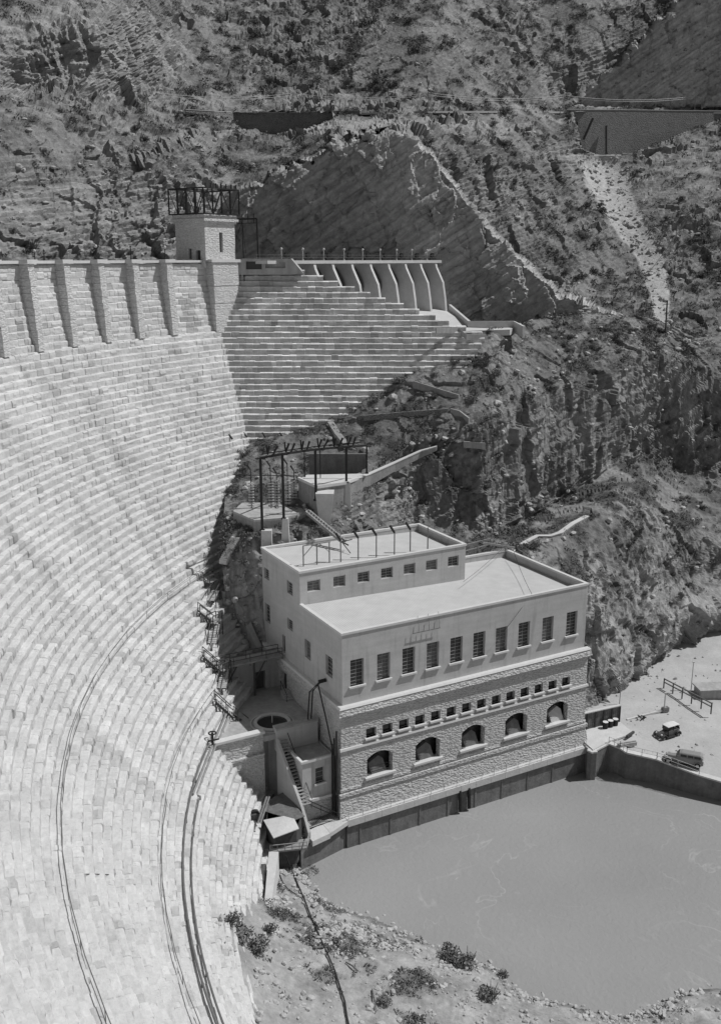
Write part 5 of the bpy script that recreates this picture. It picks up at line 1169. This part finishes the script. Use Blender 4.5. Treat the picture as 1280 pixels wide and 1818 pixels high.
for i in range(6): mb.beam(fa+(fb-fa)*i/5-v*.08, fa+(fb-fa)*i/5-v*.08+UP*2.6, .16)
mb.build('posts', 'dark_timber', t_); MB().beam(fa+UP*2.62, fb+UP*2.62, .45, .14).build('top_rail', 'pale_concrete', t_)
for i, l_ in enumerate(('left one', 'middle one', 'right one')):
    q = bp_(43.0+i*.95, .7, 4.46); t_ = thing('steel_drum', 'dark drum with pale lid standing before the board fence, '+l_+' of three', 'drum', q, 0, 'drums by the board fence'); MB().tube([q, q+UP*.3, q+UP*.31, q+UP*.6, q+UP*.61, q+UP*.95], [.38, .38, .4, .4, .38, .38], 14).build('drum_body', 'dark_steel', t_); MB().tube([q+UP*.95, q+UP*1.0], .4, 14).build('lid', 'canvas', t_)
def vehicle(kind, front, rear, label, cat, name, paint, roofm):
    d = rear-front; d[2] = 0; Lr = np.linalg.norm(d); ang = math.atan2(-d[1], -d[0]); c = (front+rear)/2; c = np.array([c[0], c[1], PZ])
    t_ = thing(name, label, cat, c, ang); M_ = WM[t_.name]
    def loc(pts): return [tuple(M_ @ Vector(p)) for p in pts]
    class LB(MB):
        def build(s, *a, **k): s.v = loc(s.v); return MB.build(s, *a, **k)
    Lh = (4.3 if kind == 'touring' else 5.3)/2; wr_ = .40
    def wheel(x, y):
        w = LB().tube([(x, y-.1, wr_), (x, y+.1, wr_)], wr_, 16).build('wheel', 'rubber', t_); LB().tube([(x, y-.12, wr_), (x, y+.12, wr_)], wr_*.55, 12).build('rim', 'canvas' if kind != 'touring' else 'steel', w)
    xf, xr = Lh-.65, -Lh+.85
    for x in (xf, xr):
        for y in (-.72, .72): wheel(x, y)
    def fender(x, y, r_):
        m_ = LB(); n = 9; P_ = [(x+r_*math.cos(t), wr_+.02+r_*math.sin(t)*.98) for t in np.linspace(-.15, math.pi+.25, n)]
        for i in range(n-1):
            (a0, h0), (a1, h1) = P_[i], P_[i+1]; m_.hexa([(a0, y-.19, h0), (a0, y+.19, h0), (a1, y+.19, h1), (a1, y-.19, h1), (a0, y-.19, h0+.05), (a0, y+.19, h0+.05), (a1, y+.19, h1+.05), (a1, y-.19, h1+.05)])
        m_.build('fender', paint, t_)
    for x in (xf, xr):
        for y in (-.74, .74): fender(x, y, .50)
    for y in (-.78, .78): LB().box((xr+.5, y-.17, .36), (xf-xr-1.0, 0, 0), (0, .34, 0), (0, 0, .06)).build('running_board', 'dark_steel', t_)
    def loft(m_, secs):       # secs: (x, halfwidth_low, halfwidth_high, z0, z1, crown)
        k = len(secs); base = len(m_.v); n = 9
        for (x, wl, wh, z0, z1, cr) in secs:
            prof = [(-wl, z0), (-wl*1.02, z0+(z1-z0)*.5), (-wh, z1-cr), (-wh*.85, z1-cr*.35), (0, z1), (wh*.85, z1-cr*.35), (wh, z1-cr), (wl*1.02, z0+(z1-z0)*.5), (wl, z0)]
            m_.v += [(x, y, z) for y, z in prof]
        for i in range(k-1):
            for j in range(n): j2 = (j+1) % n; m_.f.append((base+i*n+j, base+i*n+j2, base+(i+1)*n+j2, base+(i+1)*n+j))
        m_.f.append(tuple(base+j for j in reversed(range(n)))); m_.f.append(tuple(base+(k-1)*n+j for j in range(n))); return m_
    if kind == 'touring':
        loft(LB(), [(Lh-.35, .30, .28, .45, 1.12, .12), (.55, .48, .42, .42, 1.22, .14), (.45, .62, .6, .42, 1.22, .05), (-1.3, .64, .62, .42, 1.22, .05), (-1.75, .55, .5, .5, 1.05, .1)]).build('body', paint, t_)
        LB().box((Lh-.36, -.30, .48), (.08, 0, 0), (0, .6, 0), (0, 0, .62)).build('radiator', 'steel', t_)
        loft(LB(), [(.62, .60, .6, 1.80, 1.88, .03), (.1, .66, .64, 1.84, 1.95, .05), (-1.2, .66, .64, 1.82, 1.93, .05), (-1.65, .6, .58, 1.72, 1.82, .04)]).build('roof', roofm, t_)
        m_ = LB()
        for x, h in ((.5, 1.84), (-.45, 1.86), (-1.5, 1.78)):
            for y in (-.6, .6): m_.beam((x, y, 1.2), (x, y, h), .06)
        m_.build('roof_bows', 'dark_steel', t_)
        LB().quad((.52, -.55, 1.24), (.52, .55, 1.24), (.44, .55, 1.8), (.44, -.55, 1.8)).build('windshield', 'glass', t_)
        LB().tube([(-Lh+.18, 0, .95), (-Lh+.34, 0, .95)], .38, 14).build('spare_wheel', 'rubber', t_)
        LB().box((-.3, -.55, .95), (.5, 0, 0), (0, 1.1, 0), (0, 0, .45)).build('seat', 'dark_timber', t_)
    else:
        loft(LB(), [(Lh-.32, .36, .32, .5, 1.16, .16), (1.0, .6, .5, .45, 1.28, .16), (.9, .74, .72, .45, 1.32, .06), (-Lh+.35, .76, .74, .45, 1.30, .06), (-Lh+.12, .70, .66, .55, 1.2, .06)]).build('body', paint, t_)
        loft(LB(), [(.95, .70, .60, 1.30, 1.42, .04), (.62, .70, .62, 1.30, 1.86, .10), (.3, .72, .64, 1.30, 1.95, .14), (-Lh+.6, .72, .64, 1.30, 1.93, .14), (-Lh+.25, .70, .58, 1.28, 1.78, .14)]).build('roof', paint, t_)
        for y in (-.725, .725):
            for x0, x1 in ((-.35, .45), (-1.2, -.45), (-2.15, -1.3)): LB().box((x0, y-.02, 1.38), (x1-x0, 0, 0), (0, .04, 0), (0, 0, .34)).build('side_window', 'glass', t_)
        LB().hexa([(1.0, -.6, 1.33), (1.02, -.6, 1.33), (1.02, .6, 1.33), (1.0, .6, 1.33), (.66, -.56, 1.82), (.68, -.56, 1.82), (.68, .56, 1.82), (.66, .56, 1.82)]).build('windshield', 'glass', t_)
        LB().box((Lh-.33, -.34, .55), (.08, 0, 0), (0, .68, 0), (0, 0, .58)).build('grille', 'steel', t_)
    for y in (-.48, .48): LB().ball((Lh-.38, y, .92), .14, 8, (1.2, 1, 1)).build('headlight', 'canvas', t_)
    LB().beam((Lh-.02, -.8, .5), (Lh-.02, .8, .5), .09).build('bumper', 'steel', t_)
PZ = 3.55
vehicle('touring', atz(1160, 1316, PZ), atz(1208, 1300, PZ), 'dark old open touring car with a light canvas top parked on the dirt lot', 'car', 'touring_car', 'car_paint', 'canvas')
PZ = 3.35
vehicle('wagon', atz(1180, 1350, PZ), atz(1246, 1362, PZ), 'grey old station wagon parked beside the river wall coping at the right edge', 'car', 'station_wagon', 'van_paint', 'van_paint')
PZ = 4.1
# bits behind the car park
def pole(px, pyb, pyt, label, r_=.1, m_='porcelain'):
    q = atz(px, pyb, PZ); t_ = thing('marker_pole', label, 'pole', q); p = aty(px, pyt, q[1]); p[0] = q[0]; MB().tube([q, p], r_, 6).build('shaft', m_, t_); MB().cbox(p, .3, .3, .12).build('cap', m_, t_)
pole(1178, 1264, 1231, 'pale square post with a small cap behind the touring car'); pole(1226, 1225, 1176, 'thin white pole at the right edge above the car park', .07); pole(1099, 1252, 1214, 'thin grey pole by the right end of the board fence', .06, 'timber')
t_ = thing('kerb_beam', 'long pale timber beam lying across the lot left of the square post', 'beam', atz(1110, 1277, PZ)); MB().beam(atz(1112, 1280, PZ)+UP*.15, atz(1180, 1262, PZ)+UP*.2, .3).build('beam_body', 'pale_concrete', t_); MB().cbox(atz(1180, 1263, PZ), 1., .6, .7, .3).build('end_block', 'fieldstone', t_)
t_ = thing('beam_railing', 'dark double beam railing running down to the right edge behind the car park', 'railing', atz(1190, 1222, 4.5)); mb = MB(); a, b_ = atz(1178, 1214, 5), atz(1262, 1258, 5)
for h in (.3, .85): mb.beam(a+UP*h, b_+UP*h, .16)
for i in range(6): q = a+(b_-a)*i/5; mb.beam(q-UP*.9, q+UP*.95, .16)
mb.build('beams', 'weathered_shade_board', t_)
t_ = thing('low_shed', 'low pale roofed shed cut off by the right edge behind the beam railing', 'shed', atz(1235, 1235, PZ)); q = atz(1236, 1238, PZ); MB().cbox(q+np.array([3, 1.5, -.5]), 5, 2.5, 1.5, .1).build('wall', 'concrete', t_); MB().cbox(q+np.array([3, 1.5, 1.0]), 5.5, 3., .2, .1).build('roof', 'concrete', t_)
q = atz(1140, 1278, PZ); t_ = thing('scrap_pile', 'small dark heap of scrap beside the pale timber beam', 'scrap', q); mb = MB()
for i in range(10): p = q+np.array([random.uniform(-.7, .7), random.uniform(-.4, .4), random.uniform(.1, .6)]); mb.beam(p, p+np.array([random.uniform(-.6, .6), random.uniform(-.5, .5), random.uniform(-.2, .3)]), .12)
mb.build('scrap_bars', 'dark_steel', t_)
# pipeline on the near bank
t_ = thing('bank_pipeline', 'long thin dark pipe snaking down the gravel bank to the bottom edge', 'pipe', on(560, 1650, 'B')); pp = [atz(508, 1520, 3.6)]
for px, py in ((519,1548),(530,1575),(541,1600),(551,1628),(560,1650),(571,1675),(583,1700),(594,1726),(603,1752),(611,1780),(617,1806),(622,1830)): pp.append(on(px, py, 'B')+UP*.22)
MB().tube(pp, .085, 8).build('pipe_body', 'dark_steel', t_, True); MB().beam(on(556, 1684, 'B')+UP*.12, on(592, 1682, 'B')+UP*.1, .28, .2).build('sleeper', 'weathered_shade_board', t_)
t_ = thing('bank_hose', 'thin curling hose on the gravel bank left of the pipeline', 'hose', on(505, 1580, 'B')); MB().tube([on(x, y, 'B')+UP*.08 for x, y in ((496,1553),(503,1568),(512,1580),(524,1588),(534,1590),(541,1587))], .05, 6).build('hose_body', 'dark_steel', t_, True)
for (x0, y0_, x1, y1_, l_) in ((613,1710,635,1727,'short bleached stick lying on the gravel right of the pipeline'),(543,1655,565,1695,'long weathered pole lying on the gravel left of the pipeline'),(660,1757,668,1800,'dark bent rod lying near the bottom edge of the bank')):
    a, b_ = on(x0, y0_, 'B')+UP*.15, on(x1, y1_, 'B')+UP*.2; tag(MB().tube([a, (a+b_)/2+UP*.1, b_], [.07, .08, .05], 6).build('driftwood', 'weathered_shade_board'), l_, 'driftwood')

# ================================================================== PLANTS
def leaf_cloud(mb_v, mb_f, c, rx_, rz_h, n, size, rr):
    for i in range(n):
        d = rr.normal(size=3); d /= np.linalg.norm(d); d[2] = abs(d[2])*.9+.05; k = rr.uniform(.35, 1.05); p = c+d*np.array([rx_, rx_, rz_h])*k
        a = rr.normal(size=3); a /= np.linalg.norm(a); b_ = np.cross(a, rr.normal(size=3)); b_ /= np.linalg.norm(b_)+1e-6; s_ = size*rr.uniform(.6, 1.3); j = len(mb_v)
        mb_v += [tuple(p-a*s_*.9-b_*s_*.35), tuple(p-b_*s_*.5), tuple(p+a*s_), tuple(p+b_*s_*.5)]; mb_f.append((j, j+1, j+2, j+3))
def make_shrub(i, leafm, tall=1., n=170, lobes=6):
    rr = np.random.default_rng(100+i); mb = MB(); V, F_ = [], []
    for k in range(lobes):
        a = rr.uniform(0, 6.28); r_ = rr.uniform(.1, .62); leaf_cloud(V, F_, np.array([r_*math.cos(a), r_*math.sin(a), rr.uniform(.1, .35)*tall]), rr.uniform(.28, .5), rr.uniform(.4, .75)*tall, n//lobes, .085, rr)
    mb.v, mb.f = V, F_; tw = MB()
    for k in range(7): a = rr.uniform(0, 6.28); r_ = rr.uniform(.3, .8); tw.tube([(0, 0, -.3), (r_*.4*math.cos(a), r_*.4*math.sin(a), .3*tall), (r_*math.cos(a), r_*math.sin(a), rr.uniform(.5, .9)*tall)], [.05, .035, .012], 5)
    return mb, tw
PROTO = []
for i in range(4):
    mb, tw = make_shrub(i, 'shrub_leaf', [1, .8, 1.25, .9][i], 420, 8); nm = 'desert_shrub'
    r_ = thing(nm, 'proto', 'shrub', (0, 0, 0)); mb.build('foliage', 'shrub_leaf' if i != 1 else 'dry_leaf', r_); tw.build('stem', 'twig', r_); PROTO.append(r_)
usedp = [False]*4
def shrub(loc, size, label, group=None, which=None):
    i = random.randrange(4) if which is None else which
    o = PROTO[i] if not usedp[i] else copy_tree(PROTO[i]); usedp[i] = True
    o.location = Vector([float(c) for c in loc]); o.rotation_euler = (0, 0, random.uniform(0, 6.28)); o.scale = (size, size, size*random.uniform(.8, 1.1)); o['label'] = label; o['category'] = 'shrub'
    if group: o['group'] = group
    elif 'group' in o: del o['group']
    return o
BIG = [(714,682,2.9,'large dark bush at the lower right foot of the wing wall'),(664,712,1.9,'round bush on the slope beside the pale stone edging near the wing wall'),(770,668,1.6,'small dark bush just above the thin slanting pale wall'),(805,645,1.5,'dark bush on the slope right below the end of the wing wall'),
 (835,712,2.4,'bushy dark shrub beside the short bending pale wall'),(880,670,2.,'dark shrub in the middle of the upper hillside'),(742,698,1.3,'small round bush just under the thin slanting pale wall'),(433,810,1.8,'dark shrub against the dam steps left of the switchyard'),(415,872,2.1,'rounded shrub at the dam foot left of the lower switchyard platform'),
 (495,1010,1.,'x'),(435,1000,1.8,'shrub on the rocks between the dam and the power station'),(430,950,1.6,'shrub under the lower switchyard platform'),
 (432,1662,2.1,'largest wild bush at the foot of the dam on the gravel bank'),(455,1690,1.7,'straggly bush in front of the largest bush at the dam foot'),(408,1640,1.2,'small bush tucked against the dam edge'),(475,1655,1.1,'low grey bush right of the largest bank bush'),(548,1558,1.3,'dark bush overhanging the water beside the hut'),(565,1572,.8,'small bush on the bank tip by the water'),
 (800,1705,1.7,'leafy bush on the bank above the water, left one of the pair'),(832,1715,1.7,'leafy bush on the bank above the water, right one of the pair'),(812,1672,1.2,'thin branching bush leaning over the shoreline'),(740,1728,.9,'small round dark bush on the open gravel'),(685,1778,1.1,'dark bush near the bottom edge by the bent rod'),(893,1735,.8,'small shrub on the shoreline left of the bay'),(925,1750,.6,'tiny shrub right at the shoreline'),(1020,1772,.8,'low shrub on the pebbly shore at the bottom'),(1148,1782,.8,'low shrub at the bottom right shore'),(870,1775,1.5,'broad scrubby bush near the bottom edge'),
 (1216,1388,.9,'pale bushy weed growing at the foot of the river wall'),(338,172,3.4,'dark round bush just above the far road left of centre'),(240,232,2.6,'dark bush on the bare slope below the far road, right of its smaller neighbour'),(228,240,1.8,'smaller dark bush beside the other on the bare slope below the far road'),(262,250,2.4,'dark bush beside the row of rock teeth on the left slope'),(345,232,2.6,'dark bush at the upper end of the row of rock teeth'),(392,150,3.,'spreading dark bush above the far road near the pale crag')]
for (px, py, s_, l_) in BIG:
    if l_ == 'x': continue
    q = on(px, py) if py > 200 or px < 500 else on(px, py, 'F')
    if l_.startswith('pale bushy'): q = atz(px, py, .1)
    shrub(q-UP*.15, s_*(1.25 if py > 1450 and not l_.startswith('pale bushy') else .8), l_, None, 1 if 'pale' in l_ or 'straggly' in l_ else None)
mm, ff = vegM.reshape(-1), vegF.reshape(-1)
def scatter(key, w, n, box, smin, smax, label, group):
    x_, y_, d_, P3 = SURF[key]; ok = (x_ > box[0]) & (x_ < box[2]) & (y_ > box[1]) & (y_ < box[3]); idx = np.where(ok)[0]; p = w[idx]+.03; p /= p.sum(); c_ = rng.choice(idx, min(n, len(idx)), False, p)
    for j in c_: shrub(P3[j]-UP*.12, random.uniform(smin, smax), label, group)
scatter('M', mm*(SURF['M'][1] < 760), 90, (600, 575, 1275, 760), .6, 1.35, 'grey green desert shrub dotted among others over the upper part of the middle hillside', 'shrubs on the upper middle hillside')
scatter('M', mm*((SURF['M'][0] > 1045) | (SURF['M'][1] < 915)), 70, (850, 760, 1275, 1180), .6, 1.3, 'desert shrub clinging to the broken slope right of the power station', 'shrubs on the slope right of the power station')
scatter('F', ff*(1-cutF.reshape(-1))*SURF['F'][2], 100, (10, 20, 1270, 560), 1.0, 2.2, 'dark desert shrub among many on the far canyon side', 'shrubs on the far canyon side')
# uncountable small scrub and scree
def scrub_mesh(name, key, w, n, r0, r1, per, leaf, label, group=None, box=(-50, -40, 1330, 1860)):
    x_, y_, d_, P3 = SURF[key]; idx = np.where((x_ > box[0]) & (x_ < box[2]) & (y_ > box[1]) & (y_ < box[3]))[0]; p = w[idx]*(d_[idx]**2 if key == 'F' else 1.)+1e-6; p /= p.sum(); c_ = rng.choice(idx, n, True, p); P0 = P3[c_]+rng.normal(0, .3, (n, 3))*np.array([1, 1, .1])
    r_ = rng.uniform(r0, r1, n)*(.6+.9*rng.random(n)**2); D = rng.normal(size=(n, per, 3)); D /= np.linalg.norm(D, axis=2)[..., None]; D[..., 2] = np.abs(D[..., 2])*.85; C_ = P0[:, None]+D*(r_[:, None, None]*rng.uniform(.4, 1.05, (n, per, 1)))
    A = rng.normal(size=(n, per, 3)); A /= np.linalg.norm(A, axis=2)[..., None]; B = np.cross(A, rng.normal(size=(n, per, 3))); B /= np.linalg.norm(B, axis=2)[..., None]; s_ = (r_[:, None, None]*leaf)*rng.uniform(.6, 1.3, (n, per, 1))
    Q = np.stack([C_-A*s_, C_-B*s_*.6, C_+A*s_, C_+B*s_*.6], 2).reshape(-1, 3); o = raw_mesh(name, Q, np.arange(len(Q)).reshape(-1, 4), 'shrub_leaf', None, None, False); tag(o, label, 'scrub', None, 'stuff')
scrub_mesh('scrub', 'F', (ff**1.2+.03)*(1-.9*bare.reshape(-1))*(1-cutF.reshape(-1)), 10000, .35, .95, 18, .24, 'low dark scrub covering the far canyon side')
scrub_mesh('scrub', 'M', mm+.06, 8000, .25, .62, 18, .24, 'low scrub covering the middle hillside')
scrub_mesh('scrub', 'B', (vb.reshape(-1)*(PBn[..., 2].reshape(-1) > .3)), 900, .1, .5, 20, .25, 'sparse weeds on the gravel bank')
def rubble_mesh(name, key, w, n, r0, r1, label, material='rubble', box=(-50, -40, 1330, 1900)):
    x_, y_, d_, P3 = SURF[key]; idx = np.where((x_ > box[0]) & (x_ < box[2]) & (y_ > box[1]) & (y_ < box[3]))[0]; p = w[idx]+1e-6; p /= p.sum(); c_ = rng.choice(idx, n, True, p); mb = MB(); J = rng.normal(0, .25, (n, 3))
    for k, j in enumerate(c_): stone_mesh(mb, P3[j]+J[k]*np.array([1, 1, 0])+UP*.02, r0+(r1-r0)*random.random()**3, .7)
    tag(mb.build(name, material), label, 'stones', None, 'stuff')
wB = np.clip(fbm(XB+33, 3.5, 3)+.15, .01, 1)*(PBn[..., 2].reshape(-1) > -.2); wB = wB+3*hole.reshape(-1)*(wB > 0)+.5*((PBn[..., 2].reshape(-1) > -.2) & (PBn[..., 2].reshape(-1) < .6))
rubble_mesh('gravel', 'B', wB, 4200, .06, .42, 'loose stones scattered over the gravel bank')
rubble_mesh('scree', 'F', scree.reshape(-1)*.6+.04*(1-cutF.reshape(-1)), 1500, .2, .9, 'loose scree on the far canyon side')
rubble_mesh('scree', 'M', (1-mm)*.4+.1, 1300, .15, .8, 'loose rocks on the middle hillside')
mb = MB()
for k in range(420):
    x, y = random.uniform(36, 75), random.uniform(118, 160)
    if y < np.interp(x, ex[o_], ey[o_])+1.2: continue
    stone_mesh(mb, (x, y, zplaza(x, y)-.02+max(0, (y-146)/19)*1.2*(x > 50)), .05+.3*random.random()**4+(.2 if y > 138 and x > 46 and random.random() < .3 else 0))
tag(mb.build('gravel', 'rubble'), 'loose stones lying about the dirt car park', 'stones', None, 'stuff')
# row of leaning rock teeth on the left slope; shadows between them painted as dark stone
t_ = thing('rock_teeth', 'row of leaning shadow-toned slabs of rock rising to the right on the left slope', 'rock outcrop', on(300, 262, 'F'))
for i in range(13):
    f = i/12; q = on(248+f*110, 285-f*48, 'F'); w = random.uniform(.6, 1.2); h_ = random.uniform(.5, 1.9)
    MB().hexa([q+np.array(p) for p in ((-w, -1.2, -2), (w*.2, -1.5, -2), (w*.2, 1, -2), (-w, 1, -2), (-w*.9-.8, -1.0, h_), (-w*.3-.8, -1.2, h_-.3), (-.6, 1, h_), (-w-.6, 1, h_))]).build('slab', 'fieldstone', t_)
